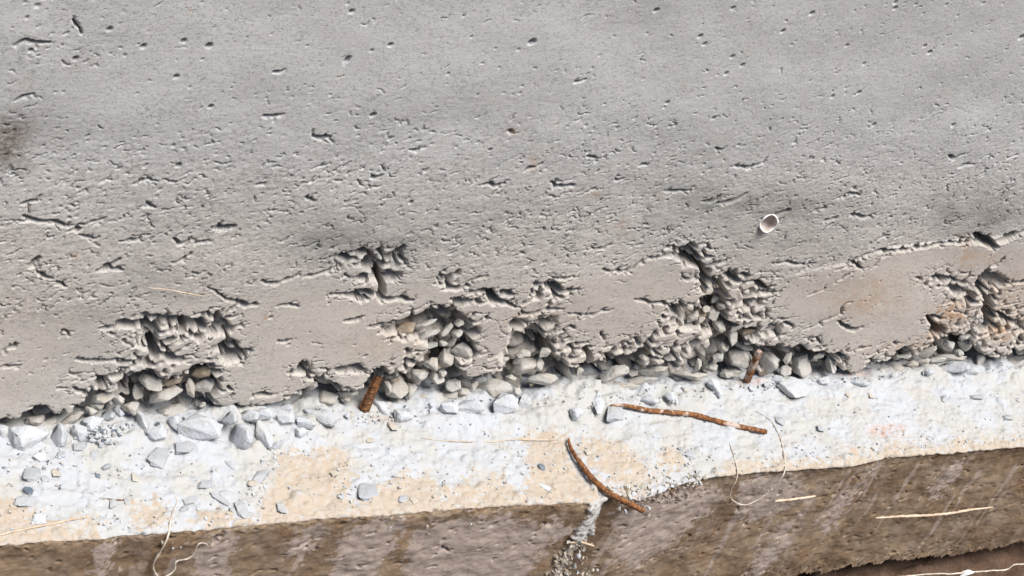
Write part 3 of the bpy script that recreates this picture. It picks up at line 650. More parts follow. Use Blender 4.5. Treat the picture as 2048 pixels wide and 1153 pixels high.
# layers: the paste below the pour joint stands proud of the rough band above it
step = smooth(-above, -0.06, 0.06)
rel = -0.0030 * step * smooth(U, 1500, 1780) + 0.0010 * n_big + 0.00012 * n_mid * (0.2 + 0.8 * rough) + 0.00010 * n_fin * (0.1 + rough)
# ragged horizontal micro-terraces in the rough band
ter = Wf.tile(noise(0.010, 3.2, 1.9, ang=0.2, seed=9))
rel += 0.0004 * rough * (np.abs((ter * 1.4) % 1.0 - 0.5) * 2 - 0.5) * smooth(n_den, -0.6, 0.8)
# curved hollow left of the first bar
Y = dep + rel
inband = np.clip((Wf.T + 0.03) / 0.03, 0, 1)
P = np.stack([Wf.X, Y, Wf.T], -1)
# thickness: last row and the side columns turn back into the wall
P[-1, :, 1] = 0.35; P[:, 0, 1] = 0.35; P[:, -1, 1] = 0.35
def blob(pts, feather):
    out = np.zeros(Wf.shape)
    for u, v, ru, rv, s in pts: out = np.maximum(out, s * np.exp(-(((U - u) / ru) ** 2 + ((V - v) / rv) ** 2)))
    return out
tan = np.clip(0.05 + 0.25 * step * smooth(U, 700, 1600) + 0.85 * smooth(V, 200, 680), 0, 1)
rust_and_shade = blob([(1750, 570, 60, 28, .3), (1900, 625, 40, 22, .9), (1885, 672, 40, 22, .65), (1935, 510, 22, 26, .55), (2010, 665, 40, 18, .7), (1720, 600, 80, 30, .45), (1990, 510, 40, 20, .4), (1060, 640, 60, 20, .2), (532, 634, 5, 4, 1), (1026, 262, 12, 6, .8), (1192, 390, 12, 7, .7), (2020, 600, 60, 60, .35), (1830, 690, 90, 14, .4), (770, 690, 90, 30, .18), (1066, 325, 8, 14, .7), (1245, 455, 10, 16, .3), (150, 513, 6, 5, .9)], 1)
rust_and_shade = np.maximum(rust_and_shade, 0.75 * smooth(floor, 0.03, 0.06) * vd)  # deeper band floor turns browner: cavity tint that also paints in shade
rust_and_shade = np.maximum(rust_and_shade, 0.85 * holed)  # brown hole interiors, also darkening the colour in place of deep shade
dirt = blob([(22, 268, 48, 34, .95), (10, 300, 46, 30, 1), (75, 82, 28, 9, .5), (45, 335, 30, 14, .4), (165, 115, 40, 25, .2), (1490, 410, 40, 14, .25), (1560, 425, 30, 9, .5), (660, 520, 60, 12, .2), (160, 630, 90, 18, .2)], 1)
damp = blob([(700, 480, 170, 55, .95), (15, 285, 40, 45, .6), (1500, 420, 210, 48, .85), (1960, 430, 120, 46, .9), (1600, 490, 160, 34, .45), (1950, 440, 130, 40, .65), (300, 560, 160, 40, .4), (60, 260, 90, 60, .4), (420, 440, 200, 60, .25), (1130, 480, 160, 50, .35), (1420, 300, 200, 50, .25), (950, 420, 200, 60, .3), (880, 640, 90, 26, .2), (1450, 540, 120, 40, .35)], 1)
damp = np.clip(damp * (1 + 0.25 * n_den) , 0, 1)
wall = bpy.data.objects.new('concrete_wall', None); COL.objects.link(wall)
tag(wall, 'pale grey poured concrete wall, pitted and honeycombed along its foot', 'wall')
surf = grid_mesh('cast_face', P, {'rg': np.clip(0.30 + 0.9 * rough, 0, 1), 'damp': damp, 'tan': tan, 'rust_and_shade': rust_and_shade, 'dirt': dirt}, MW, wall)

def box(name, lo, hi, mat, parent=None):
    bm = bmesh.new(); bmesh.ops.create_cube(bm, size=1)
    for v in bm.verts:
        for k in range(3): v.co[k] = (lo[k] + hi[k]) / 2 + v.co[k] * (hi[k] - lo[k])
    me = bpy.data.meshes.new(name); bm.to_mesh(me); bm.free(); me.materials.append(mat)
    return link(name, me, parent)
box('core', (xs[1] + 0.01, 0.075, -0.02), (xs[-2] - 0.01, 0.34, ts[-1] - 0.01), MW, wall)

# ------------------------------------------------------------------ the footing with its ledge
EDGE = [(-300, 1116), (0, 1091), (140, 1081), (205, 1078), (240, 1071), (330, 1066), (520, 1049), (633, 1039), (751, 1032), (847, 1023), (991, 1012), (1136, 1006), (1196, 1003), (1204, 990), (1225, 996), (1290, 998), (1306, 992),
        (1350, 974), (1399, 960), (1433, 954), (1520, 945), (1644, 937), (1708, 931), (1777, 916), (1870, 907), (1942, 903), (2048, 894), (2300, 872)]
E = np.array([on_z(u, v)[:2] for u, v in EDGE])
fx2 = np.arange(xa, xb, 0.0015)
xs2 = np.concatenate([left[::-1], fx2, fx2[-1] + np.cumsum(np.linspace(0.0015, 0.03, 60))])
Ledge = np.interp(xs2, E[:, 0], E[:, 1])          # y of the edge (negative)
_en = noise(0.03, 1.0, 2.6, seed=71)
Ledge = Ledge + 0.0006 * _en[100, np.round(xs2 / DX).astype(int) % NX] * (np.abs(xs2) < 1.2)
Lmean = -Ledge.mean()
BOT = [(1400, 1180), (1550, 1160), (1650, 1146), (1780, 1128), (1905, 1112), (1991, 1100), (2048, 1086), (2300, 1040)]
def on_face(u, v):
    p = on_y(u, v, -Lmean)
    for _ in range(5): p = on_y(u, v, np.interp(p[0], xs2, Ledge))
    return p
B = np.array([on_face(u, v)[[0, 2]] for u, v in BOT])
zb = np.interp(xs2, B[:, 0], B[:, 1])
BACKY = 0.075
n_top = int((BACKY + Lmean) / 0.0018); n_face = int(0.24 / 0.0015)
s_top = np.linspace(0, 1, n_top)[:, None]
s_face = np.linspace(0, 1, n_face + 1)[1:, None]
Ytop = BACKY + (Ledge[None, :] - BACKY) * s_top
Ztop = np.zeros_like(Ytop)
Zf = s_face * zb[None, :]
Yf = np.repeat(Ledge[None, :], n_face, 0)
und = np.linspace(0.02, 1, 10)[:, None]
Yu = Ledge[None, :] + und * 0.5; Zu = np.repeat(zb[None, :], 10, 0)
Y2 = np.concatenate([Ytop, Yf, Yu]); Z2 = np.concatenate([Ztop, Zf, Zu])
X2 = np.repeat(xs2[None, :], len(Y2), 0)
T2 = np.concatenate([-(BACKY + Lmean) * s_top + 0 * Ytop, -(BACKY + Lmean) + Zf, -(BACKY + Lmean) - 0.3 - und + 0 * Yu])   # running coordinate down the section
ts2 = T2[:, len(xs2) // 2][::-1]
F2 = Field(xs2, ts2)
def fl(A): return A[::-1]
P2 = np.stack([X2, Y2, Z2], -1)
U2, V2 = proj(P2)
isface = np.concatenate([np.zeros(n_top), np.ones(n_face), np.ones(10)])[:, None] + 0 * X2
# distance from the edge along the section, for rounding it off
de = np.concatenate([(1 - s_top) * (BACKY + Lmean) + 0 * Ytop, -Zf, 0.3 + 0 * Yu])
R = 0.007
nb_ = fl(F2.tile(noise(0.05, 1.2, 2.3, seed=31))); nm_ = fl(F2.tile(noise(0.014, 1.2, 2.0, seed=32))); nf_ = fl(F2.tile(noise(0.004, 1.2, 1.7, seed=33)))
nr_ = fl(F2.tile(noise(0.010, 1.0, 1.4, seed=34)))
nstk = fl(F2.tile(noise(0.03, 0.45, 1.9, ang=-0.35, seed=35)))
h = np.where(isface > 0.5, 0.0008, 0.0007) * nb_ + np.where(isface > 0.5, 0.00010, 0.00008) * nm_ + np.where(isface > 0.5, 0.00010, 0.00004) * nf_
top = 1 - isface
# thin crusts of laitance with crisp edges
cr = fl(F2.tile(noise(0.034, 1.3, 2.0, seed=36)))
h += top * (0.0013 * smooth(cr, 0.55, 0.60) + 0.0011 * smooth(cr, -0.90, -0.85))
# mortar mound against the wall foot
dw = np.concatenate([-Ytop, 1 + 0 * Yf, 1 + 0 * Yu])
mound = np.interp(U2, [-200, 0, 200, 420, 600, 700, 760, 830, 1100, 1300, 1500, 1700, 2048], [2, 3, 8, 14, 12, 3, 2, 9, 12, 10, 4, 4, 9]) * 0.001
h += top * mound * np.exp(-(np.clip(dw, 0, 1) / 0.035) ** 2) * (1 + 0.25 * nb_)
def lined(pts):
    A = np.array(pts, float); d = np.full(X2.shape, 1e9)
    for i in range(len(A) - 1):
        e = A[i + 1] - A[i]; hh = np.clip(((U2 - A[i, 0]) * e[0] + (V2 - A[i, 1]) * e[1]) / (e @ e), 0, 1)
        d = np.minimum(d, np.hypot(U2 - A[i, 0] - hh * e[0], V2 - A[i, 1] - hh * e[1]))
    return d
VEINS = [([(166, 915), (158, 940), (160, 970), (172, 995), (186, 1010), (196, 1035), (206, 1058)], 5, .0016), ([(180, 925), (184, 950), (178, 975), (176, 990)], 4, .0012), ([(262, 875), (232, 905), (222, 925), (240, 945), (280, 960), (320, 975)], 5, .0014),
 ([(1180, 840), (1195, 850), (1218, 872), (1212, 880), (1240, 890), (1250, 892)], 3.5, .0016), ([(1180, 838), (1172, 850), (1176, 862)], 5, .002), ([(1085, 902), (1100, 907), (1120, 905)], 3.5, .0012), ([(1358, 888), (1372, 900)], 4, .0015), ([(1090, 1005), (1120, 950), (1100, 930)], 3, .0008),
 ([(1020, 850), (1060, 862), (1100, 868), (1140, 856)], 4, .001), ([(870, 820), (880, 845), (900, 860)], 4, .001), ([(1735, 862), (1750, 861), (1764, 870), (1772, 878)], 5, -.004), ([(1705, 905), (1722, 908), (1735, 914)], 4, -.003), ([(1850, 880), (1880, 885), (1895, 892)], 4, -.0015), ([(1560, 930), (1600, 912), (1640, 918)], 4, .001)]
for pts_, wd, hh_ in VEINS:
    h += top * hh_ * np.exp(-((lined(pts_) + 1.5 * nr_) / wd) ** 2)
h -= top * 0.004 * smooth(-dw, 0.0, 0.03)
chip = smooth(nr_ * 0.7 + nm_ * 0.5, 0.6, 1.5)
h -= chip * 0.0015 * np.exp(-(de / 0.008) ** 2)

face_f = F2
depF = np.zeros(F2.shape)
sf = np.random.RandomState(41)
tE = -(BACKY + Lmean)
def wstr(x, t, L, ang, segs, jit):
    pts = [(x, t)]
    for _ in range(segs):
        a2 = ang + sf.normal(0, jit); x += math.cos(a2) * L / segs; t += math.sin(a2) * L / segs
        pts.append((x, t))
    return pts
for _ in range(520):                       # air pockets and drag marks on the cast side
    x = sf.uniform(xa, xb); t = tE - sf.uniform(0.002, 0.22)
    L = min(0.016, 0.0012 + sf.exponential(0.0038)); w = min(0.0042, 0.0009 + sf.exponential(0.0008))
    pts = wstr(x, t, L, sf.normal(0.25, 0.35), max(2, int(L / 0.004)), 0.5)
    F2.stroke(depF, pts, w * np.sin(np.linspace(0.4, math.pi - 0.4, len(pts))), sf.uniform(0.0015, 0.006), lip=1.6)
for _ in range(750):                       # fine cracks and chips on the ledge
    x = sf.uniform(xa, xb); t = sf.uniform(tE, -BACKY)
    L = 0.004 + sf.exponential(0.010); w = 0.0005 + sf.exponential(0.0004)
    pts = wstr(x, t, L, sf.uniform(0, math.pi), max(2, int(L / 0.004)), 0.6)
    F2.stroke(depF, pts, w, sf.uniform(0.0003, 0.0014), lip=0.5)
h -= fl(depF)
bumpF = np.zeros(F2.shape)
for _ in range(520):                        # sand grains and pebbles half sunk in the laitance
    x = sf.uniform(xa, xb); t = sf.uniform(tE, -BACKY)
    r = 0.0012 + sf.exponential(0.0016); r = min(r, 0.008)
    sl = F2.win(x - 2 * r, x + 2 * r, t - 2 * r, t + 2 * r)
    q = ((F2.X[sl] - x) / (r * 1.3)) ** 2 + ((F2.T[sl] - t) / r) ** 2
    bumpF[sl] = np.maximum(bumpF[sl], 0.55 * r * np.sqrt(np.clip(1 - q, 0, 1)))
h += fl(bumpF)
# a seam of squeezed-out mortar where two shutter boards met
seam = [(1208, 985), (1196, 1006), (1188, 1030), (1178, 1050), (1165, 1070), (1148, 1095), (1130, 1122), (1112, 1150), (1090, 1180)]
SP = np.array(seam, float)
dseam = np.full(X2.shape, 1e9)
for i in range(len(SP) - 1):
    e = SP[i + 1] - SP[i]
    hh = np.clip(((U2 - SP[i, 0]) * e[0] + (V2 - SP[i, 1]) * e[1]) / (e @ e), 0, 1)
    dseam = np.minimum(dseam, np.hypot(U2 - SP[i, 0] - hh * e[0], V2 - SP[i, 1] - hh * e[1]))
PLATE = [(1178, 1000), (1204, 988), (1204, 1008), (1198, 1026), (1193, 1044), (1188, 1060), (1176, 1072), (1172, 1082), (1150, 1081), (1140, 1078), (1156, 1056), (1168, 1034), (1176, 1016)]
def polyd(poly):
    poly = np.asarray(poly, float); d = np.full(X2.shape, 1e9); ins = np.zeros(X2.shape, bool)
    for i in range(len(poly)):
        p, q = poly[i], poly[(i + 1) % len(poly)]; e = q - p
        hh = np.clip(((U2 - p[0]) * e[0] + (V2 - p[1]) * e[1]) / (e @ e + 1e-9), 0, 1)
        d = np.minimum(d, np.hypot(U2 - p[0] - hh * e[0], V2 - p[1] - hh * e[1]))
        if p[1] != q[1]: ins ^= ((p[1] > V2) != (q[1] > V2)) & (U2 < (q[0] - p[0]) * (V2 - p[1]) / (q[1] - p[1]) + p[0])
    return np.where(ins, d, -d)
seamm = smooth(polyd(PLATE) + 2.0 * nm_ + 1.0 * nr_, -1.5, 1.5) * isface
h += seamm * (0.0045 + 0.0006 * nm_)
low = smooth(12 - dseam + 4 * nm_ + 3 * nr_, -1, 3) * isface * smooth(V2, 1075, 1090)
h += low * (0.002 + 0.0012 * nr_)
white = np.maximum(seamm, 0.35 * low)
rightside = smooth(U2 - np.interp(V2, SP[:, 1], SP[:, 0]), 0, 8) * isface
h -= 0.0045 * rightside * smooth(de, 0.0, 0.006)
# overhanging crumbs of mortar on the chipped edge right of the seam
h += isface * 0.004 * np.clip(nr_, 0, 3) * np.exp(-(((U2 - 1300) / 90) ** 2 + ((V2 - 990) / 16) ** 2))

nrm_y = np.where(isface > 0.5, -1.0, 0.0); nrm_z = np.where(isface > 0.5, 0.0, 1.0)
R = R * (1 + 0.25 * np.clip(nb_, -2, 2)) 
th_ = np.where(isface > 0.5, 0.5 + 0.5 * np.clip(de / R, 0, 1), 0.5 * (1 - np.clip(de / R, 0, 1))) * (math.pi / 2)
near = de < R
h = h + 0.0012 * nm_ * np.exp(-(de / 0.008) ** 2)
out_, up_ = np.sin(th_), np.cos(th_)
Y3 = np.where(near & (np.arange(len(Y2))[:, None] < n_top + n_face), Ledge[None, :] + R - R * out_, Y2) - out_ * h
Z3 = np.where(near, -R + R * up_, Z2) + up_ * h
ulast = slice(n_top + n_face, None)
Y3[ulast] = Y2[ulast]; Z3[ulast] = Z2[ulast] + 0.002 * nb_[ulast]
# ragged lower arris
zlow = smooth(de, 0.12, 0.2) * isface
Z3[n_top:n_top + n_face] += (0.004 * nb_ + 0.002 * nr_)[n_top:n_top + n_face] * smooth(s_face, 0.85, 1.0)
P3 = np.stack([X2, Y3, Z3], -1)

def blob2(pts):
    out = np.zeros(X2.shape)
    for u, v, ru, rv, s in pts: out = np.maximum(out, s * np.exp(-(((U2 - u) / ru) ** 4 + ((V2 - v) / rv) ** 4)))
    return out
def inpoly(poly, soft):
    poly = np.asarray(poly, float); d = np.full(X2.shape, 1e9); ins = np.zeros(X2.shape, bool)
    for i in range(len(poly)):
        p, q = poly[i], poly[(i + 1) % len(poly)]; e = q - p
        hh = np.clip(((U2 - p[0]) * e[0] + (V2 - p[1]) * e[1]) / (e @ e + 1e-9), 0, 1)
        d = np.minimum(d, np.hypot(U2 - p[0] - hh * e[0], V2 - p[1] - hh * e[1]))
        if p[1] != q[1]: ins ^= ((p[1] > V2) != (q[1] > V2)) & (U2 < (q[0] - p[0]) * (V2 - p[1]) / (q[1] - p[1]) + p[0])
    sd = np.where(ins, d, -d) + soft * (0.9 * nm_ + 0.6 * nr_)
    return smooth(sd, -1.5, 1.5)
PEACH = [[(-200, 1120), (-200, 1000), (0, 992), (40, 1000), (60, 1022), (110, 1046), (170, 1048), (205, 1050), (212, 1090), (0, 1110)],
 [(260, 1040), (272, 1012), (300, 1006), (330, 1014), (338, 1044), (300, 1050)], [(395, 1050), (405, 1026), (430, 1018), (450, 1026), (470, 1042), (515, 1030), (535, 980), (560, 918), (600, 905), (650, 900), (690, 915), (700, 960), (695, 1000), (690, 1050), (500, 1070)],
 [(690, 1050), (700, 1010), (760, 975), (800, 950), (850, 950), (880, 985), (930, 960), (1000, 955), (1040, 985), (1060, 940), (1045, 880), (1080, 865), (1130, 872), (1150, 930), (1180, 965), (1210, 985), (1200, 1020), (700, 1060)],
 [(1160, 880), (1200, 872), (1225, 890), (1260, 905), (1290, 925), (1300, 960), (1280, 985), (1230, 975), (1190, 950), (1165, 915)], [(1330, 900), (1360, 905), (1370, 935), (1340, 945), (1320, 925)],
 [(1430, 960), (1450, 930), (1520, 925), (1600, 925), (1700, 920), (1705, 900), (1740, 905), (1790, 890), (1860, 888), (1950, 880), (2048, 880), (2200, 870), (2200, 900), (1430, 980)]]
peach = np.zeros(X2.shape)
for p_ in PEACH: peach = np.maximum(peach, inpoly(p_, 9))
peach *= top
dripf = np.zeros(F2.shape)
for _ in range(70):
    x = sf.uniform(xa, xb); t = tE - sf.uniform(-0.0, 0.12); L = sf.uniform(0.02, 0.13)
    pts = [(x + 0.0015 * sf.normal(), t), (x + 0.003 * sf.normal(), t - L * 0.5), (x + 0.005 * sf.normal(), t - L)]
    F2.stroke(dripf, pts, [sf.uniform(0.002, 0.009), sf.uniform(0.002, 0.008), 0.001], sf.uniform(0.3, 1.0), lip=0.3, edge=0.0022)
drip = fl(dripf) * isface
GREY = [[(700, 1052), (760, 1040), (812, 1040), (800, 1080), (765, 1120), (740, 1180), (650, 1200), (668, 1110)], [(822, 1070), (870, 1045), (940, 1035), (1010, 1028), (1060, 1050), (1120, 1040), (1140, 1060), (1080, 1110), (1030, 1200), (810, 1200), (815, 1110)],
 [(390, 1095), (460, 1062), (475, 1080), (440, 1180), (380, 1200)], [(590, 1075), (640, 1050), (655, 1060), (600, 1120), (575, 1110)], [(1230, 1030), (1320, 990), (1450, 975), (1440, 1010), (1380, 1060), (1320, 1110), (1260, 1150), (1230, 1120)],
 [(1745, 940), (1770, 930), (1700, 1010), (1660, 1070), (1640, 1060)], [(1890, 950), (1935, 925), (1925, 950), (1880, 1000), (1860, 1000)], [(1560, 1060), (1600, 1030), (1570, 1100), (1530, 1160), (1500, 1150)], [(1480, 960), (1600, 950), (1620, 1000), (1540, 1040), (1480, 1040)], [(200, 1090), (235, 1080), (225, 1130), (195, 1160), (185, 1140)]]
grey = np.zeros(X2.shape)
for p_ in GREY: grey = np.maximum(grey, inpoly(p_, 8))
grey = np.clip(grey * 0.95 + 0.75 * drip, 0, 1)
rust2 = blob2([(1775, 862, 38, 13, .75), (1705, 750, 40, 9, .7), (1640, 745, 20, 8, .4), (190, 845, 15, 9, .4), (1250, 1000, 50, 16, .5), (770, 842, 30, 6, .35), (1500, 770, 30, 7, .5), (1985, 725, 60, 6, .35), (1696, 902, 20, 6, .35), (1815, 785, 40, 5, .15)])  # plain rust stains only on the footing
foot = bpy.data.objects.new('concrete_footing', None); COL.objects.link(foot)
tag(foot, 'concrete footing with a whitish ledge and a muddy brown cast side', 'footing')
P3[0, :, 2] = -0.16
P3[:, 0, 2] = np.minimum(P3[:, 0, 2], -0.15); P3[:, -1, 2] = np.minimum(P3[:, -1, 2], -0.15)
grid_mesh('ledge_and_side', P3, {'face': isface, 'peach': peach, 'grey': grey, 'rust_and_shade': rust2, 'white': white}, MF, foot, flip=True)

def ledge_z(p):
    i = int(np.clip(np.searchsorted(xs2, p[0]), 0, len(xs2) - 1))
    t = (p[1] - BACKY) / (Ledge[i] - BACKY)
    if t > 1: return 0.0
    return float(Z3[int(np.clip(t, 0, 1) * (n_top - 1)), i])
def on_ledge(u, v, lift=0.0):
    p = on_z(u, v, lift)
    for _ in range(3): p = on_z(u, v, ledge_z(p) + lift)
    return p
# ------------------------------------------------------------------ stones
def rock_mesh(name, mat, seed, n=15, rounded=0.10, flat=False):
    r = random.Random(seed)
    bm = bmesh.new()
    for _ in range(n):
        while True:
            v = Vector((r.uniform(-1, 1), r.uniform(-1, 1), r.uniform(-1, 1)))
            if 0.2 < v.length < 1: break
        v.normalize(); v *= r.uniform(0.85, 1.1)
        if flat: v.z = max(-0.6, min(0.6, v.z * 1.3))
        bm.verts.new(v)
    res = bmesh.ops.convex_hull(bm, input=bm.verts)
    bmesh.ops.delete(bm, geom=[v for v in bm.verts if not v.link_faces], context='VERTS')
    bmesh.ops.dissolve_limit(bm, angle_limit=math.radians(14), verts=bm.verts, edges=bm.edges)
    bmesh.ops.bevel(bm, geom=list(bm.edges), offset=rounded, offset_type='OFFSET', segments=2, profile=0.6, affect='EDGES', clamp_overlap=True)
    bmesh.ops.triangulate(bm, faces=bm.faces)
    bmesh.ops.subdivide_edges(bm, edges=[e for e in bm.edges if e.calc_length() > 0.35], cuts=2, use_grid_fill=True)
    bmesh.ops.triangulate(bm, faces=bm.faces)
    sh = Vector((r.uniform(0, 50), r.uniform(0, 50), r.uniform(0, 50)))
    for v in bm.verts:
        v.co += v.co.normalized() * (0.10 * mnoise.noise(v.co * 2.2 + sh) + 0.05 * mnoise.noise(v.co * 6 + sh))
    for f in bm.faces: f.smooth = True
    me = bpy.data.meshes.new(name); bm.to_mesh(me); bm.free(); me.materials.append(mat)
    # normalise extents
    co = np.array([v.co[:] for v in me.vertices]); lo, hi = co.min(0), co.max(0)
    co = (co - (lo + hi) / 2) / ((hi - lo) / 2)
    me.vertices.foreach_set('co', co.astype(np.float32).ravel()); me.update()
    return me
def variants(mat, seed, k=7, **kw): return [rock_mesh('stone', mat, seed + i, **kw) for i in range(k)]
VP_, VB_, VW_, VG_, VD_, VC_ = variants(MP, 100, 12), variants(MPB, 200, 4), variants(MSW, 300, 8), variants(MSG, 400, 8, rounded=0.12, flat=True), variants(MSD, 500, 3, flat=True), variants(MSC, 600, 4, rounded=0.3)
POOL = {'p': VP_, 'd': VP_, 'b': VB_, 'w': VW_, 'g': VG_, 'k': VD_, 'c': VC_}

def frame(ax, ay, az, loc, sx, sy, sz):
    m = Matrix(((ax[0] * sx, ay[0] * sy, az[0] * sz, loc[0]), (ax[1] * sx, ay[1] * sy, az[1] * sz, loc[1]), (ax[2] * sx, ay[2] * sy, az[2] * sz, loc[2]), (0, 0, 0, 1)))
    return m
def facing_stone(u, v, rx, ry, ang, kind, parent=None):
    if kind != 'w' and any(math.hypot((u - h_[0]) / h_[2], (v - h_[1]) / h_[3]) < 1.05 for h_ in HOLES): return
    """a stone lodged in the wall foot, its broad side turned outwards"""
    P = on_y(u, v, 0.0); px = pxsize(P)
    r = min(rx, ry) * px
    if kind == 'w':
        P = on_ledge(u, v, max(0.40 * r, 0.003) if parent is foot else 0.3 * r); px = pxsize(P)
    else:
        yd = {'p': 0.70 * r + 0.0035, 'd': 0.9 * r + 0.012, 'b': 0.7 * r + 0.006}[kind] + rnd.uniform(0, 0.004)
        P = on_y(u, v, yd); px = pxsize(P)
    an = math.radians(ang)
    ax = RIGHT * math.cos(an) + UP * math.sin(an); ay = -RIGHT * math.sin(an) + UP * math.cos(an)
    me = rnd.choice(POOL[kind])
    o = link('stone', me, parent)
    k = 1.04
    o.matrix_world = frame(ax, ay, BACK, P, rx * px * k, ry * px * k, (0.75 * r + 0.25 * max(rx, ry) * px) * 0.85)
    return o

HONEY = [(70, 842, 20, 12, 20, 'p'), (143, 838, 27, 9, 28, 'p'), (182, 822, 13, 8, -20, 'p'), (205, 794, 22, 13, 20, 'p'), (196, 812, 15, 8, 10, 'p'), (222, 774, 14, 10, 10, 'p'), (277, 781, 11, 18, -5, 'd'), (262, 818, 18, 14, 10, 'p'),
 (302, 764, 26, 15, -25, 'p'), (236, 800, 13, 11, 0, 'p'), (330, 788, 34, 14, 25, 'p'), (343, 822, 31, 12, 14, 'p'), (365, 800, 14, 14, 0, 'b'), (381, 776, 9, 20, 15, 'p'), (411, 770, 22, 15, 10, 'p'), (403, 744, 22, 13, 18, 'b'), (397, 809, 13, 12, 0, 'd'), (348, 762, 20, 7, 18, 'b'),
 (648, 796, 27, 16, 3, 'p'), (685, 820, 12, 18, 10, 'd'), (697, 788, 20, 10, 18, 'p'), (693, 800, 10, 6, 20, 'p'), (793, 776, 24, 22, 20, 'p'), (776, 776, 8, 14, 0, 'p'), (820, 782, 11, 17, -20, 'p'), (840, 750, 18, 13, 10, 'p'), (846, 799, 21, 14, 0, 'p'), (790, 806, 14, 14, 45, 'p'), (768, 818, 26, 11, -40, 'w'),
 (622, 770, 14, 10, 15, 'p'), (812, 655, 20, 13, 8, 'b'), (850, 648, 26, 7, 20, 'p'), (852, 670, 24, 8, 25, 'p'), (893, 660, 17, 7, 48, 'p'), (918, 645, 10, 9, 40, 'p'), (914, 667, 13, 10, 15, 'p'), (925, 702, 20, 16, -42, 'p'), (890, 715, 18, 19, 0, 'p'), (864, 730, 15, 14, 20, 'p'), (938, 672, 9, 12, 0, 'd'),
 (885, 747, 9, 9, 0, 'p'), (874, 755, 15, 13, 0, 'p'), (908, 750, 15, 13, -20, 'p'), (906, 770, 16, 13, 10, 'p'), (894, 789, 21, 13, 12, 'p'), (925, 784, 15, 9, 10, 'p'), (985, 777, 37, 19, 15, 'p'), (1022, 755, 12, 6, -15, 'p'), (1045, 732, 30, 16, 25, 'p'), (1045, 708, 16, 9, 15, 'p'), (1076, 727, 12, 15, -10, 'p'),
 (1090, 705, 12, 10, 0, 'p'), (1102, 728, 8, 15, 10, 'd'), (1034, 782, 9, 7, 0, 'p'), (1085, 758, 32, 12, -3, 'p'), (1090, 785, 21, 17, 0, 'p'), (1120, 746, 22, 8, -6, 'b'), (1133, 777, 26, 17, 5, 'p'), (1160, 743, 7, 8, 0, 'p'), (1182, 788, 12, 11, 0, 'p'), (1165, 790, 7, 12, 15, 'd'), (1155, 798, 9, 4, -20, 'p'),
 (1228, 745, 30, 13, 22, 'p'), (1240, 772, 40, 10, -3, 'p'), (1285, 760, 30, 9, 8, 'p'), (1287, 723, 14, 10, 0, 'p'), (1310, 720, 18, 9, -20, 'p'), (1305, 742, 32, 9, 12, 'p'), (1278, 779, 6, 6, 0, 'p'), (1293, 786, 9, 11, 30, 'p'), (1315, 776, 12, 14, 0, 'p'), (1340, 778, 12, 15, 0, 'p'), (1380, 750, 34, 8, -3, 'p'), (1385, 765, 17, 5, 3, 'p'),
 (1421, 733, 15, 10, 0, 'p'), (1436, 713, 13, 11, 20, 'p'), (1446, 694, 12, 10, 0, 'p'), (1464, 744, 21, 11, 5, 'p'), (1480, 715, 24, 21, 0, 'p'), (1456, 768, 9, 9, 0, 'p'), (1396, 731, 7, 13, -25, 'p'), (1537, 724, 21, 22, 0, 'p'), (1570, 741, 12, 11, 0, 'p'), (1575, 716, 8, 14, -20, 'p'), (1602, 730, 21, 24, 0, 'p'), (1556, 760, 17, 10, 5, 'w'),
 (1372, 634, 7, 6, 0, 'p'), (1353, 622, 4, 4, 0, 'p'), (1401, 636, 9, 14, -25, 'p'), (1412, 618, 8, 7, 0, 'p'), (1425, 627, 15, 12, -45, 'p'), (1438, 650, 17, 11, -42, 'p'), (1446, 611, 13, 8, 10, 'p'), (1466, 672, 10, 18, 20, 'p'), (1474, 655, 16, 6, 15, 'p'), (1497, 664, 17, 7, 0, 'b'), (1515, 678, 28, 8, 12, 'p'), (1388, 655, 8, 5, 0, 'p'), (1486, 690, 20, 9, -15, 'd'),
 (1661, 728, 9, 19, 10, 'p'), (1638, 711, 14, 6, 20, 'p'), (1673, 756, 7, 11, -15, 'p'), (1683, 712, 12, 9, 10, 'p'), (1760, 746, 12, 10, 0, 'p'), (1790, 737, 17, 8, 5, 'p'), (1806, 712, 16, 4, 0, 'p'), (1625, 715, 10, 8, 0, 'd'),
 (1898, 691, 12, 11, 0, 'p'), (1931, 690, 13, 12, 20, 'p'), (1945, 656, 10, 8, 0, 'p'), (1958, 643, 9, 6, 20, 'p'), (1856, 704, 21, 9, 32, 'p'), (1875, 719, 18, 6, 8, 'p'), (1900, 717, 33, 9, 3, 'p'), (1961, 719, 10, 12, 10, 'p'), (1850, 722, 11, 6, 0, 'p'), (1825, 727, 12, 6, 0, 'p'), (2040, 700, 8, 10, 0, 'p'), (1930, 674, 12, 6, 20, 'p'), (1981, 632, 6, 7, 0, 'd'), (1918, 705, 9, 7, 0, 'p'), (1990, 722, 10, 6, 0, 'p'),
 (780, 752, 12, 6, 0, 'd'), (860, 690, 16, 7, 10, 'd'), (905, 636, 7, 9, 0, 'p'), (1004, 722, 16, 7, 28, 'p'), (1062, 690, 14, 8, 20, 'p'), (1430, 598, 8, 8, 0, 'd'), (1215, 765, 14, 10, -25, 'p'), (1195, 770, 14, 12, 0, 'd'), (950, 770, 9, 6, 40, 'p'), (1360, 765, 9, 8, 0, 'd'), (1060, 776, 10, 10, 0, 'd')]
for s in HONEY: facing_stone(*s, parent=wall)
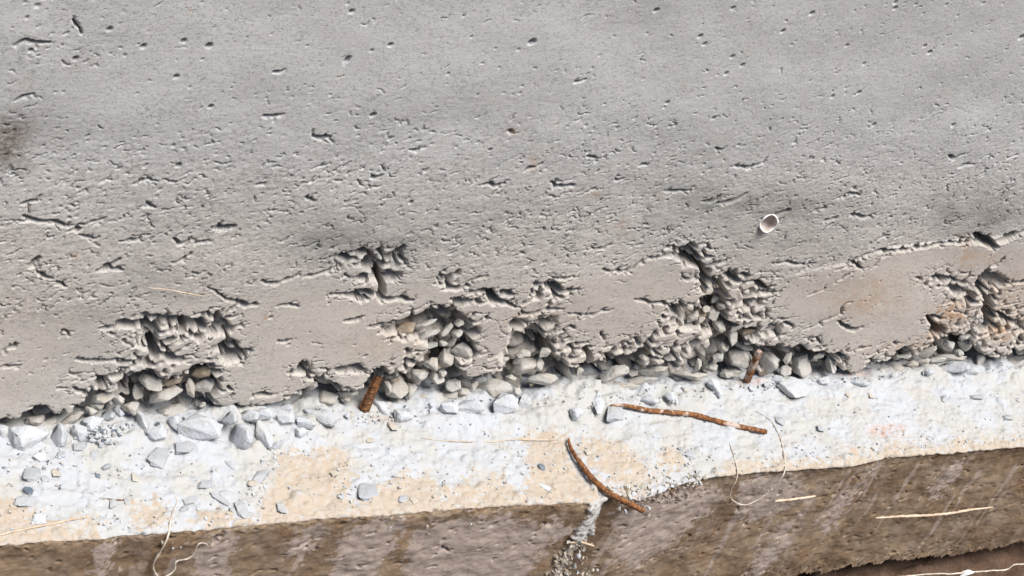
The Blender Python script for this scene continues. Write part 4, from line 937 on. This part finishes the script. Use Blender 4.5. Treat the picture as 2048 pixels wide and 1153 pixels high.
# smaller stones deep between the traced ones
fr_ = random.Random(3)
cnt = 0
Ub, Vb = U[:, 60:-60], V[:, 60:-60]
cells = np.argwhere((fB[:, 60:-60] < -0.004) & (Wf.T[:, 60:-60] > 0.004))
while cnt < 45:
    j, i = cells[fr_.randrange(len(cells))]
    u, v = Ub[j, i], Vb[j, i]
    if not (-20 < u < 2068): continue
    r = fr_.uniform(5, 12)
    P = on_y(u, v, fr_.uniform(0.010, 0.024))
    if P[2] < 0.004: continue
    if min(math.hypot(u - 1500, (v - 740) * 0.6), math.hypot(u - 738, (v - 795) * 0.6)) < 26: continue
    facing_stone(u, v, r * fr_.uniform(1, 1.5), r * fr_.uniform(0.7, 1), fr_.uniform(-40, 60), fr_.choice('pddb'), parent=wall)
    cnt += 1

# stones bedded in the footing along the wall foot
BED = [(4, 862, 14, 14, 0), (54, 878, 40, 27, 0), (113, 873, 20, 26, 0), (158, 866, 17, 18, 0), (186, 850, 22, 18, 15), (280, 846, 14, 26, 25), (350, 848, 13, 17, 0), (401, 856, 42, 26, -8), (312, 868, 22, 15, 20), (458, 836, 17, 14, 0), (492, 832, 26, 12, 0), (528, 828, 18, 12, 0), (568, 836, 22, 13, 10), (572, 816, 14, 9, 5),
 (476, 876, 30, 27, 20), (527, 870, 16, 32, 18), (557, 888, 15, 6, 40), (603, 866, 14, 11, 0), (612, 846, 20, 11, -15), (641, 830, 35, 15, -28), (694, 832, 5, 6, 0), (806, 834, 21, 13, -15), (1012, 808, 25, 22, 0), (1050, 806, 13, 18, -25), (1433, 775, 12, 21, 35), (940, 815, 30, 15, 5), (896, 815, 22, 12, 0), (1155, 828, 16, 13, 0), (1300, 800, 18, 9, 0), (1340, 795, 10, 12, 0), (1350, 800, 6, 11, 0),
 (1645, 762, 14, 8, 10), (1720, 765, 20, 8, 0), (1900, 735, 40, 12, 3), (1940, 742, 20, 8, 0), (1860, 745, 12, 6, 0), (1536, 770, 9, 5, 0), (210, 832, 20, 10, 10), (238, 822, 12, 12, 0)]
for u, v, rx, ry, an in BED: facing_stone(u, v, rx, ry, an, 'w', parent=foot)

# loose stones lying on the ledge: each a thing of its own
def lying_stone(u, v, rx, ry, ang, kind, label, cat='stone', grp='loose stones on the ledge'):
    P = on_z(u, v, 0.002); px = pxsize(P)
    an = math.radians(ang) + 0.12
    fore = 1.45
    th = min(rx, ry * fore) * px * 0.33
    P = on_ledge(u, v, th * 0.62)
    me = rnd.choice(POOL[kind])
    o = link('loose_stone', me)
    ax = np.array([math.cos(an), math.sin(an), 0]); ay = np.array([-math.sin(an), math.cos(an), 0])
    tl = rnd.uniform(-0.15, 0.15)
    az = np.array([0, 0, 1.0])
    o.matrix_world = frame(ax, ay, az, P, rx * px * 1.05, ry * px * fore, th)
    o.rotation_mode = 'XYZ'
    return tag(o, label, cat, grp)
LOOSE = [
 (62, 947, 20, 13, 0, 'g', 'flat oval grey stone on the far left of the ledge below the big white stone'),
 (188, 911, 11, 12, 0, 'g', 'small round pale stone just below the rubble patch on the left'),
 (80, 914, 12, 8, 20, 'w', 'broken whitish stone under the gap between the two big left stones'),
 (122, 908, 9, 6, 0, 'g', 'little pale blue chip right of the broken whitish stone'),
 (111, 945, 8, 9, 0, 'c', 'small brown-rimmed pebble right of the flat oval grey stone'),
 (90, 958, 9, 6, 20, 'g', 'small grey chip touching the lower right of the flat oval stone'),
 (57, 981, 9, 8, 0, 'k', 'dark blue-grey chip, the darkest stone on the ledge'),
 (50, 1003, 23, 10, -5, 'g', 'broad low stone below the dark blue-grey chip'),
 (78, 1038, 15, 10, -15, 'w', 'whitish stone sunk in the peach patch above the straw'),
 (160, 894, 13, 9, -20, 'g', 'grey stone directly under the crushed rubble on the left'),
 (316, 912, 19, 19, -30, 'g', 'fist-shaped grey stone with a dark lower edge, left third of the ledge'),
 (371, 896, 20, 12, -20, 'g', 'rough grey stone between the fist-shaped stone and the big white slab'),
 (269, 955, 7, 9, 0, 'c', 'small upright oval pebble between the rubble and the wire top'),
 (213, 932, 10, 6, 10, 'g', 'grey splinter below the small round pale stone'),
 (196, 951, 6, 6, 0, 'k', 'tiny blue stone left of the pale mortar vein'),
 (385, 957, 11, 6, -40, 'g', 'short slanting left arm of the Y-shaped pair of stones'),
 (412, 969, 22, 8, 12, 'g', 'long right arm of the Y-shaped pair of stones'),
 (382, 1001, 16, 7, -5, 'g', 'long low grey stone right of the top of the bent wire'),
 (367, 1017, 12, 6, 15, 'g', 'narrow grey stone just under the long low one by the wire'),
 (440, 997, 7, 17, 35, 'g', 'finger-shaped stone slanting down left of the squarish grey stone'),
 (485, 1021, 14, 17, 5, 'g', 'squarish grey stone near the ledge edge, lower left'),
 (465, 1019, 6, 5, 0, 'g', 'tiny grey pebble touching the squarish stone on its left'),
 (460, 930, 5, 13, 20, 'g', 'thin dark sliver standing alone below the wide pentagonal stone'),
 (505, 966, 11, 7, 0, 'c', 'oval pebble at the lower left of the facetted grey stone'),
 (524, 953, 22, 12, 0, 'g', 'facetted grey stone left of the large peach patch'),
 (226, 1007, 10, 8, 0, 'g', 'small grey stone under the dark straw line, left one of two'),
 (255, 1005, 6, 9, 0, 'g', 'small grey upright stone, right one of two under the dark straw line'),
 (563, 1016, 10, 10, 0, 'g', 'small wedge of grey stone near the ledge edge on the peach patch'),
 (733, 983, 24, 18, -5, 'g', 'large triangular grey stone alone near the middle of the ledge edge'),
 (806, 996, 8, 11, -40, 'g', 'small slanting blue-grey stone right of the triangular stone'),
 (828, 1000, 7, 7, 0, 'c', 'round cream pebble beside the slanting blue-grey stone'),
 (683, 992, 9, 5, 0, 'g', 'flat grey chip left of the triangular stone'),
 (670, 946, 9, 5, 0, 'c', 'cream chip on top of the large peach patch'),
 (740, 880, 9, 5, -10, 'c', 'pale boat-shaped chip below the ribbed rusty bar'),
 (527, 926, 6, 4, 0, 'g', 'tiny grey chip above the facetted stone'),
 (785, 852, 7, 10, 0, 'c', 'upright cream pebble lying in front of the ribbed rusty bar'),
 (1084, 934, 7, 7, 0, 'k', 'single small dark grey pebble left of the curved rusty rod'),
 (1381, 906, 15, 9, -20, 'g', 'smooth blue-grey pebble below the middle of the straight rusty rod'),
 (1364, 897, 10, 4, -35, 'g', 'thin grey flake touching the smooth blue-grey pebble'),
 (1199, 806, 17, 24, -25, 'w', 'bright white slab leaning at the wall foot by the rod end'),
 (1228, 826, 24, 17, -15, 'g', 'big blue-grey stone at the left end of the straight rusty rod'),
 (1589, 776, 33, 19, 5, 'w', 'largest smooth white stone on the ledge, right of the slim pale bar'),
 (1560, 841, 11, 9, 0, 'g', 'small angular grey stone above the tip of the straight rusty rod'),
 (1504, 776, 8, 5, 0, 'w', 'small white chip at the foot of the slim pale bar'),
 (1954, 793, 15, 6, -20, 'g', 'elongated grey stone on the right part of the ledge'),
 (1890, 797, 12, 6, 5, 'g', 'pale blue chip left of the elongated right-hand stone'),
 (2016, 834, 12, 7, -20, 'g', 'grey stone nearest the right edge of the picture'),
 (2035, 799, 6, 5, 0, 'g', 'small round pebble above the rightmost grey stone'),
 (1641, 857, 8, 6, 0, 'g', 'small grey pebble left of the reddish stain'),
 (1696, 790, 5, 5, 0, 'c', 'tiny brown pebble, left one of a pair below the rusty crumbs'),
 (1741, 791, 6, 6, 0, 'c', 'tiny brown pebble, right one of a pair below the rusty crumbs'),
 (1858, 876, 9, 5, 0, 'g', 'flat grey chip right of the reddish stain near the edge'),
 (1093, 975, 7, 16, 35, 'w', 'long white chip slanting left of the curved rusty rod'),
 (600, 970, 7, 4, 0, 'c', 'faint cream chip in the middle of the large peach patch'),
 (1175, 905, 8, 5, 20, 'c', 'cream chip close to the upper bend of the curved rod'),
]
for u, v, rx, ry, an, kd, lb in LOOSE: lying_stone(u, v, rx, ry, an, kd, lb)

# crushed rubble and grit: nobody could count it
def grit(name, spots, label, mats):
    bm = bmesh.new()
    r = random.Random(17)
    for u, v, k, su, sv, smin, smax in spots:
        for _ in range(k):
            uu, vv = r.gauss(u, su), r.gauss(v, sv)
            p = on_ledge(uu, vv, 0.0004)
            if p[1] > -0.002 or p[1] < np.interp(p[0], xs2, Ledge) + 0.004: continue
            s = r.uniform(smin, smax) * 0.0006
            base = len(bm.verts)
            vs = []
            for _ in range(8):
                w = Vector((r.uniform(-1, 1), r.uniform(-1, 1), r.uniform(-.7, .7))).normalized() * s * r.uniform(.7, 1.2)
                vs.append(bm.verts.new(Vector((p[0], p[1], p[2] + s * 0.3)) + w))
            res = bmesh.ops.convex_hull(bm, input=vs)
            mi = r.randrange(len(mats))
            for g in res['geom']:
                if isinstance(g, bmesh.types.BMFace): g.material_index = mi
            dead = [x for x in vs if x.is_valid and not x.link_faces]
            if dead: bmesh.ops.delete(bm, geom=dead, context='VERTS')
    me = bpy.data.meshes.new(name); bm.to_mesh(me); bm.free()
    for m_ in mats: me.materials.append(m_)
    return tag(link(name, me), label, name, kind='stuff')
grit('rubble', [(208, 862, 90, 16, 11, 3, 8), (218, 846, 50, 14, 8, 2, 6), (188, 880, 26, 12, 8, 2, 6), (165, 858, 20, 12, 10, 2, 6)], 'crushed white and slate rubble heaped at the wall foot on the left', [MSW, MSW, MSG, MSD])
grit('grit', [(u, 900 - 0.06 * u + dv, 9, 90, 22, 1.0, 2.8) for u in range(0, 2100, 100) for dv in (10, 60, 110)] + [(u, 868 - 0.067 * u, 14, 60, 7, 1.5, 4.5) for u in range(20, 2060, 90)] + [(770, 835, 30, 40, 8, 1.5, 4), (1520, 772, 30, 40, 5, 1.5, 4.5), (1700, 755, 50, 60, 5, 1.5, 4), (120, 930, 50, 60, 30, 1.5, 4), (1300, 800, 30, 60, 8, 1.5, 4)],
     'scattered grit and sand grains on the ledge', [MSW, MSG, MSC, MSD])

grit('laitance_flakes', [(u, v, int(k * .55), su, sv, 1.4, 4.2) for u, v, k, su, sv in [(550, 925, 26, 14, 14), (520, 985, 30, 22, 12), (480, 1020, 24, 30, 10), (410, 1035, 20, 20, 10), (330, 1040, 24, 24, 10), (240, 1050, 26, 24, 8), (180, 1045, 14, 24, 8), (600, 900, 20, 30, 8),
 (690, 940, 16, 8, 20), (700, 990, 18, 10, 20), (790, 955, 22, 34, 8), (870, 960, 18, 20, 12), (950, 970, 26, 40, 14), (1010, 930, 18, 24, 16), (1050, 905, 16, 16, 20), (1130, 910, 22, 24, 24), (1200, 950, 26, 34, 22), (1290, 935, 34, 26, 24), (1340, 930, 24, 24, 18),
 (1430, 925, 30, 40, 14), (1540, 920, 30, 50, 10), (1640, 905, 24, 40, 10), (1760, 895, 24, 40, 8), (1900, 885, 24, 60, 8), (60, 1040, 26, 50, 16), (30, 960, 16, 30, 14), (1080, 990, 24, 50, 8), (900, 1000, 18, 60, 6)]],
     'thin white flakes of laitance scattered over the ledge round the peach patches', [MSW, MSW, MSC])
def crumbs(name, spots, mats, label):
    bm = bmesh.new(); r = random.Random(23)
    for u, v, k, su, sv, smin, smax in spots:
        for _ in range(k):
            uu, vv = r.gauss(u, su), r.gauss(v, sv)
            p = on_ledge(uu, vv, 0.0005)
            if p[1] < np.interp(p[0], xs2, Ledge): p = on_face(uu, vv); p[1] -= 0.002
            s_ = r.uniform(smin, smax) * 0.0006
            ax_ = Vector((r.uniform(-1, 1), r.uniform(-1, 1), r.uniform(-1, 1))).normalized()
            vs = []
            for _ in range(8):
                w_ = Vector((r.uniform(-1, 1), r.uniform(-1, 1), r.uniform(-1, 1))).normalized() * s_ * r.uniform(.7, 1.2)
                w_ += ax_ * w_.dot(ax_) * r.uniform(0, 1.2)
                vs.append(bm.verts.new(Vector(p) + w_))
            res = bmesh.ops.convex_hull(bm, input=vs); mi = r.randrange(len(mats))
            for g_ in res['geom']:
                if isinstance(g_, bmesh.types.BMFace): g_.material_index = mi
            dead = [x for x in vs if x.is_valid and not x.link_faces]
            if dead: bmesh.ops.delete(bm, geom=dead, context='VERTS')
    me = bpy.data.meshes.new(name); bm.to_mesh(me); bm.free()
    for m_ in mats: me.materials.append(m_)
    o_ = link(name, me, foot); o_['kind'] = 'stuff'
    return o_
crumbs('mortar_crumbs', [(1150, 1092, 12, 14, 4, 2, 5), (1140, 1110, 18, 16, 8, 2, 6), (1128, 1135, 26, 18, 10, 2, 6), (1115, 1150, 14, 18, 8, 2, 6), (1180, 1135, 10, 14, 12, 2, 4), (1260, 990, 22, 26, 7, 2, 6), (1230, 975, 14, 16, 6, 2, 5), (1300, 985, 20, 26, 6, 2, 6), (1350, 968, 24, 20, 6, 2, 6),
 (1385, 955, 26, 14, 6, 2, 6), (1290, 1012, 10, 20, 8, 2, 5), (1600, 965, 6, 30, 10, 1.5, 3), (1520, 975, 8, 40, 12, 1.5, 3), (900, 1045, 10, 60, 10, 1.5, 3), (350, 1095, 6, 30, 10, 1.5, 4)], [MSW, MSC, MPB, MP], '')
# ------------------------------------------------------------------ bars, rods, wires
def tube(name, pts, rad, mat, seg=10, wob=0.0, parent=None, caps=True):
    pts = [Vector(p) for p in pts]
    thin = name in ('bent_wire', 'straw', 'thread')
    jr = random.Random(int(abs(pts[0].x) * 7919))
    if thin: wob = 0.25
    # Catmull-Rom resample
    out = []
    n = len(pts)
    rr = []
    for i in range(n - 1):
        p0, p1, p2, p3 = pts[max(i - 1, 0)], pts[i], pts[i + 1], pts[min(i + 2, n - 1)]
        k = max(2, int((p2 - p1).length / 0.003))
        for j in range(k):
            t = j / k
            out.append(0.5 * ((2 * p1) + (-p0 + p2) * t + (2 * p0 - 5 * p1 + 4 * p2 - p3) * t * t + (-p0 + 3 * p1 - 3 * p2 + p3) * t ** 3))
            r0 = rad if isinstance(rad, float) else rad[i] * (1 - t) + rad[i + 1] * t
            rr.append(r0)
    out.append(pts[-1]); rr.append(rad if isinstance(rad, float) else rad[-1])
    if thin:
        N_ = len(out); off = Vector((0, 0, 0))
        for i in range(N_):
            off = off * 0.8 + Vector((jr.gauss(0, 1), jr.gauss(0, 0.3), jr.gauss(0, 1))) * 0.00022
            out[i] = out[i] + off
            rr[i] *= min(1.0, 0.45 + 3.0 * min(i, N_ - 1 - i) / N_) * jr.uniform(0.8, 1.15)
    bm = bmesh.new(); rings = []
    r = random.Random(len(pts) * 7 + int(pts[0].x * 1000))
    tang0 = (out[1] - out[0]).normalized()
    nv = tang0.orthogonal().normalized()
    for i, p in enumerate(out):
        tg = (out[min(i + 1, len(out) - 1)] - out[max(i - 1, 0)]).normalized()
        nv = (nv - tg * nv.dot(tg)).normalized(); bv = tg.cross(nv)
        ring = []
        for k in range(seg):
            an = 2 * math.pi * k / seg
            q = rr[i] * (1 + wob * r.uniform(-1, 1))
            ring.append(bm.verts.new(p + nv * math.cos(an) * q + bv * math.sin(an) * q))
        rings.append(ring)
    for i in range(len(rings) - 1):
        for k in range(seg):
            f = bm.faces.new((rings[i][k], rings[i][(k + 1) % seg], rings[i + 1][(k + 1) % seg], rings[i + 1][k])); f.smooth = True
    if caps: bm.faces.new(rings[0][::-1]); bm.faces.new(rings[-1])
    me = bpy.data.meshes.new(name); bm.to_mesh(me); bm.free(); me.materials.append(mat)
    return link(name, me, parent)

def rebar(name, p0, p1, rad, mat, label, pitch=0.0075, ribs=True, taper=1.0):
    p0, p1 = Vector(p0), Vector(p1)
    t = (p1 - p0); L = t.length; t.normalize()
    nv = t.orthogonal().normalized(); bv = t.cross(nv)
    root = bpy.data.objects.new(name, None); COL.objects.link(root); root.location = p0
    tag(root, label, 'steel bar')
    bm = bmesh.new(); seg = 20; n = int(L / 0.0015); rings = []
    r = random.Random(5)
    for i in range(n + 1):
        s = i / n; ring = []
        for k in range(seg):
            an = 2 * math.pi * k / seg
            q = rad * (1 - (1 - taper) * s) * (1 + 0.05 * r.uniform(-1, 1))
            ring.append(bm.verts.new(t * (L * s) + (nv * math.cos(an) + bv * math.sin(an)) * q))
        rings.append(ring)
    for i in range(n):
        for k in range(seg):
            f = bm.faces.new((rings[i][k], rings[i][(k + 1) % seg], rings[i + 1][(k + 1) % seg], rings[i + 1][k])); f.smooth = True
    bm.faces.new(rings[0][::-1]); bm.faces.new(rings[-1])
    me = bpy.data.meshes.new('shaft'); bm.to_mesh(me); bm.free(); me.materials.append(mat)
    link('shaft', me, root)
    if ribs:
        # crescent ribs, slanting, on both sides; a longitudinal ridge between them
        side = Vector(RIGHT); side = (side - t * side.dot(t)).normalized(); fw = t.cross(side)
        k = 0
        z = pitch * 0.5
        while z < L - 0.004:
            for half in (0, 1):
                bm = bmesh.new(); prev = None
                rr = rad * (1 - (1 - taper) * z / L)
                m = 9
                rowsv = []
                for j in range(m):
                    a_ = math.radians(12 + 156 * j / (m - 1)) + math.pi * half
                    hgt = rr * 0.26 * math.sin(math.pi * j / (m - 1)) + 0.00005
                    rad_dir = side * math.cos(a_) + fw * math.sin(a_)
                    zc = z + 0.0042 * (j / (m - 1) - 0.5)
                    row = [bm.verts.new(t * (zc + dz) + rad_dir * (rr + dh)) for dz, dh in ((-0.0016, -0.0004), (-0.0006, hgt), (0.0006, hgt), (0.0016, -0.0004))]
                    rowsv.append(row)
                for j in range(m - 1):
                    for q in range(3):
                        f = bm.faces.new((rowsv[j][q], rowsv[j][q + 1], rowsv[j + 1][q + 1], rowsv[j + 1][q])); f.smooth = True
                me = bpy.data.meshes.new('rib'); bm.to_mesh(me); bm.free(); me.materials.append(mat)
                link('rib', me, root)
            z += pitch
        for sgn in (1, -1):
            bm = bmesh.new(); prev = None
            for i in range(16):
                s = L * i / 15; rr = rad * (1 - (1 - taper) * s / L)
                row = [bm.verts.new(t * s + side * sgn * (rr + dh) + fw * dw_) for dh, dw_ in ((-0.001, -0.0014), (0.0016, -0.0008), (0.0016, 0.0008), (-0.001, 0.0014))]
                if prev:
                    for q in range(3): bm.faces.new((prev[q], prev[q + 1], row[q + 1], row[q]))
                prev = row
            me = bpy.data.meshes.new('ridge'); bm.to_mesh(me); bm.free(); me.materials.append(mat)
            link('ridge', me, root)
    return root
rebar('reinforcing_bar', on_z(722, 833, -0.004), on_y(757, 753, 0.011), 0.0055, MRA, 'thick ribbed rusty bar standing in the cavity left of centre', taper=0.62)
rebar('reinforcing_bar', on_z(1489, 772, -0.004), on_y(1519, 702, -0.001), 0.0038, MRB, 'slim dusty pale-brown bar leaning in the right-hand cavity', pitch=0.009, taper=0.85)

def zpts(pts, z): return [on_z(u, v, z) for u, v in pts]
o = tube('rusty_rod', [on_z(u, v, z) for (u, v), z in zip([(1222, 811), (1250, 811), (1275, 816), (1300, 821), (1345, 825), (1385, 829), (1420, 838), (1460, 849), (1500, 857), (1533, 864)], [.012, .014, .012, .009, .007, .006, .006, .006, .006, .006])],
     [0.0016, 0.0022, 0.0031, 0.0034, 0.0032, 0.0035, 0.0032, 0.0034, 0.0032, 0.0031], MRD, 12, 0.16)
tag(o, 'nearly straight rusty rod caked with mortar lying on the ledge', 'metal rod')
o = tube('rusty_rod', [on_z(u, v, z) for (u, v), z in zip([(1137, 878), (1142, 897), (1160, 925), (1180, 952), (1202, 973), (1225, 990), (1250, 1003), (1270, 1013), (1288, 1023)], [.004, .006, .007, .007, .007, .007, .006, .004, .002])],
     [0.0014, 0.0024, 0.0032, 0.0036, 0.0036, 0.0034, 0.0037, 0.0035, 0.0037], MR, 12, 0.13)
tag(o, 'curved orange-brown rusty rod sticking out over the ledge edge', 'metal rod')

ms = Mat('dry_straw', 0.7)
MST = ms.done(ms.mix(ms.ramp(ms.noise(90, 3), 0.4, 0.6), (0.62, 0.50, 0.37), (0.50, 0.38, 0.27)))
ms = Mat('pale_wire', 0.6)
MWI = ms.done(ms.mix(ms.ramp(ms.noise(150, 3), 0.4, 0.6), (0.62, 0.56, 0.48), (0.45, 0.37, 0.29)))
def drape(pts, r=0.0008, off=0.001):
    """points above the ledge edge lie on the ledge, those below it hang against the side"""
    out = []
    for u, v in pts:
        p = on_ledge(u, v, off)
        if p[1] < np.interp(p[0], xs2, Ledge) - 0.002:
            q = on_face(u, v); p = on_y(u, v, np.interp(q[0], xs2, Ledge) - 0.004 - off)
        out.append(p)
    return out
o = tube('bent_wire', drape([(347, 984), (354, 1000), (352, 1012), (345, 1026), (340, 1045), (338, 1062), (330, 1084), (320, 1104), (309, 1122), (307, 1136), (313, 1149), (322, 1157), (336, 1150), (349, 1140), (350, 1127), (358, 1121), (375, 1117), (386, 1110), (390, 1098), (397, 1087), (408, 1086), (417, 1094)]), 0.0011, MWI, 6)
tag(o, 'thin pale wire hanging in a loop over the brown side, lower left', 'wire')
o = tube('bent_wire', drape([(1512, 822), (1532, 834), (1548, 851), (1561, 878), (1567, 903), (1570, 934), (1566, 950), (1552, 968), (1530, 989), (1508, 1004), (1490, 1010), (1473, 1007), (1461, 994), (1463, 976), (1473, 958), (1474, 938), (1466, 905), (1460, 886)]), 0.0009, MWI, 6)
tag(o, 'long thin wire looping from the ledge down below the straight rod tip', 'wire')
o = tube('straw', drape([(-15, 1072), (50, 1058), (110, 1046), (175, 1034)]), 0.0010, MST, 6)
tag(o, 'pale straw lying along the peach edge at the far left', 'straw')
o = tube('straw', drape([(1549, 1002), (1585, 999), (1632, 992)]), 0.0018, MST, 6)
tag(o, 'short pale straw stuck to the brown side right of the wire loop', 'straw')
o = tube('straw', drape([(1750, 1036), (1830, 1032), (1896, 1027), (1940, 1020), (1986, 1014)]), 0.0019, MST, 6)
tag(o, 'long pale straw stuck across the brown side at the far right', 'straw')
o = tube('straw', drape([(1140, 1086), (1165, 1085), (1189, 1092)]), 0.0015, MST, 6)
tag(o, 'short cream straw lying across the foot of the white mortar seam', 'straw')
o = tube('thread', drape([(843, 876), (900, 882), (980, 884), (1030, 879), (1105, 880), (1125, 871), (1146, 858)]), 0.0006, MST, 5)
tag(o, 'fine brown thread lying across the middle of the ledge', 'thread')
o = tube('straw', drape([(198, 995), (222, 998), (248, 1001)]), 0.0007, MRD, 5)
tag(o, 'fine dark straw above the two small stones on the left of the ledge', 'straw')
o = tube('thread', [on_y(u, v, -0.0052) for u, v in [(298, 575), (340, 580), (380, 588), (412, 592)]], 0.0006, MST, 5)
tag(o, 'pale thread stuck flat on the wall face at the left', 'thread')

# ------------------------------------------------------------------ white tube end in the wall
mp_ = Mat('white_plastic', 0.5)
MPV = mp_.done(mp_.mix(mp_.ramp(mp_.noise(70, 4), 0.5, 0.7, 0, 0.5), (0.80, 0.79, 0.77), (0.62, 0.52, 0.44)))
mi_ = Mat('dirty_inner_plastic', 0.7)
MPI = mi_.done(mi_.mix(mi_.ramp(mi_.noise(70, 4), 0.4, 0.7), (0.50, 0.41, 0.35), (0.66, 0.60, 0.55)))
cen = on_y(1536, 445, 0.0); px = pxsize(cen)
root = bpy.data.objects.new('tube_end', None); COL.objects.link(root); root.location = cen
tag(root, 'white round plastic tube end set in the rough wall, right of centre', 'tube')
axv = Vector((-0.25, -1.0, 0.30)).normalized(); e1 = axv.orthogonal().normalized(); e2 = axv.cross(e1)
def lathe(name, prof, mat):
    bm = bmesh.new(); S = 48; rings = []
    for r_, h_ in prof: rings.append([bm.verts.new(axv * h_ + (e1 * math.cos(2 * math.pi * k / S) + e2 * math.sin(2 * math.pi * k / S)) * r_ * (1 + 0.05 * math.sin(2 * math.pi * k / S * 2 + 1)) + axv * (0.0014 * math.sin(2 * math.pi * k / S * 3) * (h_ > 0.002))) for k in range(S)])
    for i in range(len(rings) - 1):
        for k in range(S):
            f = bm.faces.new((rings[i][k], rings[i][(k + 1) % S], rings[i + 1][(k + 1) % S], rings[i + 1][k])); f.smooth = True
    if prof[-1][0] < 0.004: bm.faces.new(rings[-1])
    me = bpy.data.meshes.new(name); bm.to_mesh(me); bm.free(); me.materials.append(mat); link(name, me, root)
lathe('sleeve', [(0.0118, -0.012), (0.0122, 0.0026), (0.0117, 0.0036), (0.0108, 0.0038), (0.0103, 0.0032)], MPV)
lathe('inner_wall', [(0.0103, 0.0032), (0.0100, 0.002), (0.0096, -0.006), (0.0085, -0.009), (0.0060, -0.011), (0.0030, -0.012)], MPI)

# ------------------------------------------------------------------ ground at the foot of the footing
mg = Mat('brown_soil', 0.95)
colg = mg.mix(mg.ramp(mg.noise(14, 6, 0.7), 0.35, 0.65), (0.085, 0.048, 0.030), (0.13, 0.082, 0.056))
colg = mg.mix(mg.ramp(mg.noise(160, 5, 0.7), 0.5, 0.7, 0, 0.5), colg, (0.20, 0.14, 0.10))
MG = mg.done(colg, mg.bump(mg.noise(120, 6, 0.7), 0.006, 0.8))
zg = float(B[:, 1].min()) - 0.035
gx = np.concatenate([-np.geomspace(80, 1.0, 40), np.linspace(-0.98, 1.2, 260), np.geomspace(1.22, 80, 40)])
gy = np.concatenate([-np.geomspace(80, 0.8, 40), np.linspace(-0.79, 0.3, 140), np.geomspace(0.32, 80, 30)])
GX, GY = np.meshgrid(gx, gy)
gn = noise(0.08, 1, 2.0, seed=51); gn2 = noise(0.01, 1, 1.6, seed=52)
ii, jj = np.round(GX / DX).astype(int) % NX, np.round(GY / DX).astype(int) % NZ
GZ = zg + (0.006 * gn[jj, ii] + 0.002 * gn2[jj, ii]) * (np.hypot(GX, GY) < 1.6)
g = grid_mesh('ground', np.stack([GX, GY, GZ], -1), {}, MG)
g['kind'] = 'structure'
def on_ground(u, v, dz=0.0): return on_z(u, v, zg + 0.006 + dz)
o = tube('bent_wire', [on_y(u, v, -Lmean - 0.045) for u, v in [(1700, 1162), (1760, 1156), (1810, 1153), (1870, 1147), (1905, 1148), (1950, 1144), (1998, 1141), (2016, 1138), (2028, 1130), (2048, 1129), (2090, 1128)]], 0.0012, MWI, 6)
tag(o, 'pale wire running in front of the lower right corner with a plastic scrap', 'wire')
me = rock_mesh('scrap', MPV, 900, 12, 0.1)
pp = on_y(1934, 1146, -Lmean - 0.046)
sc = link('plastic_scrap', me); sc.matrix_world = frame(RIGHT, UP, BACK, pp, 0.0105, 0.0050, 0.003)
tag(sc, 'small crumpled white scrap caught on the wire at lower right', 'scrap')
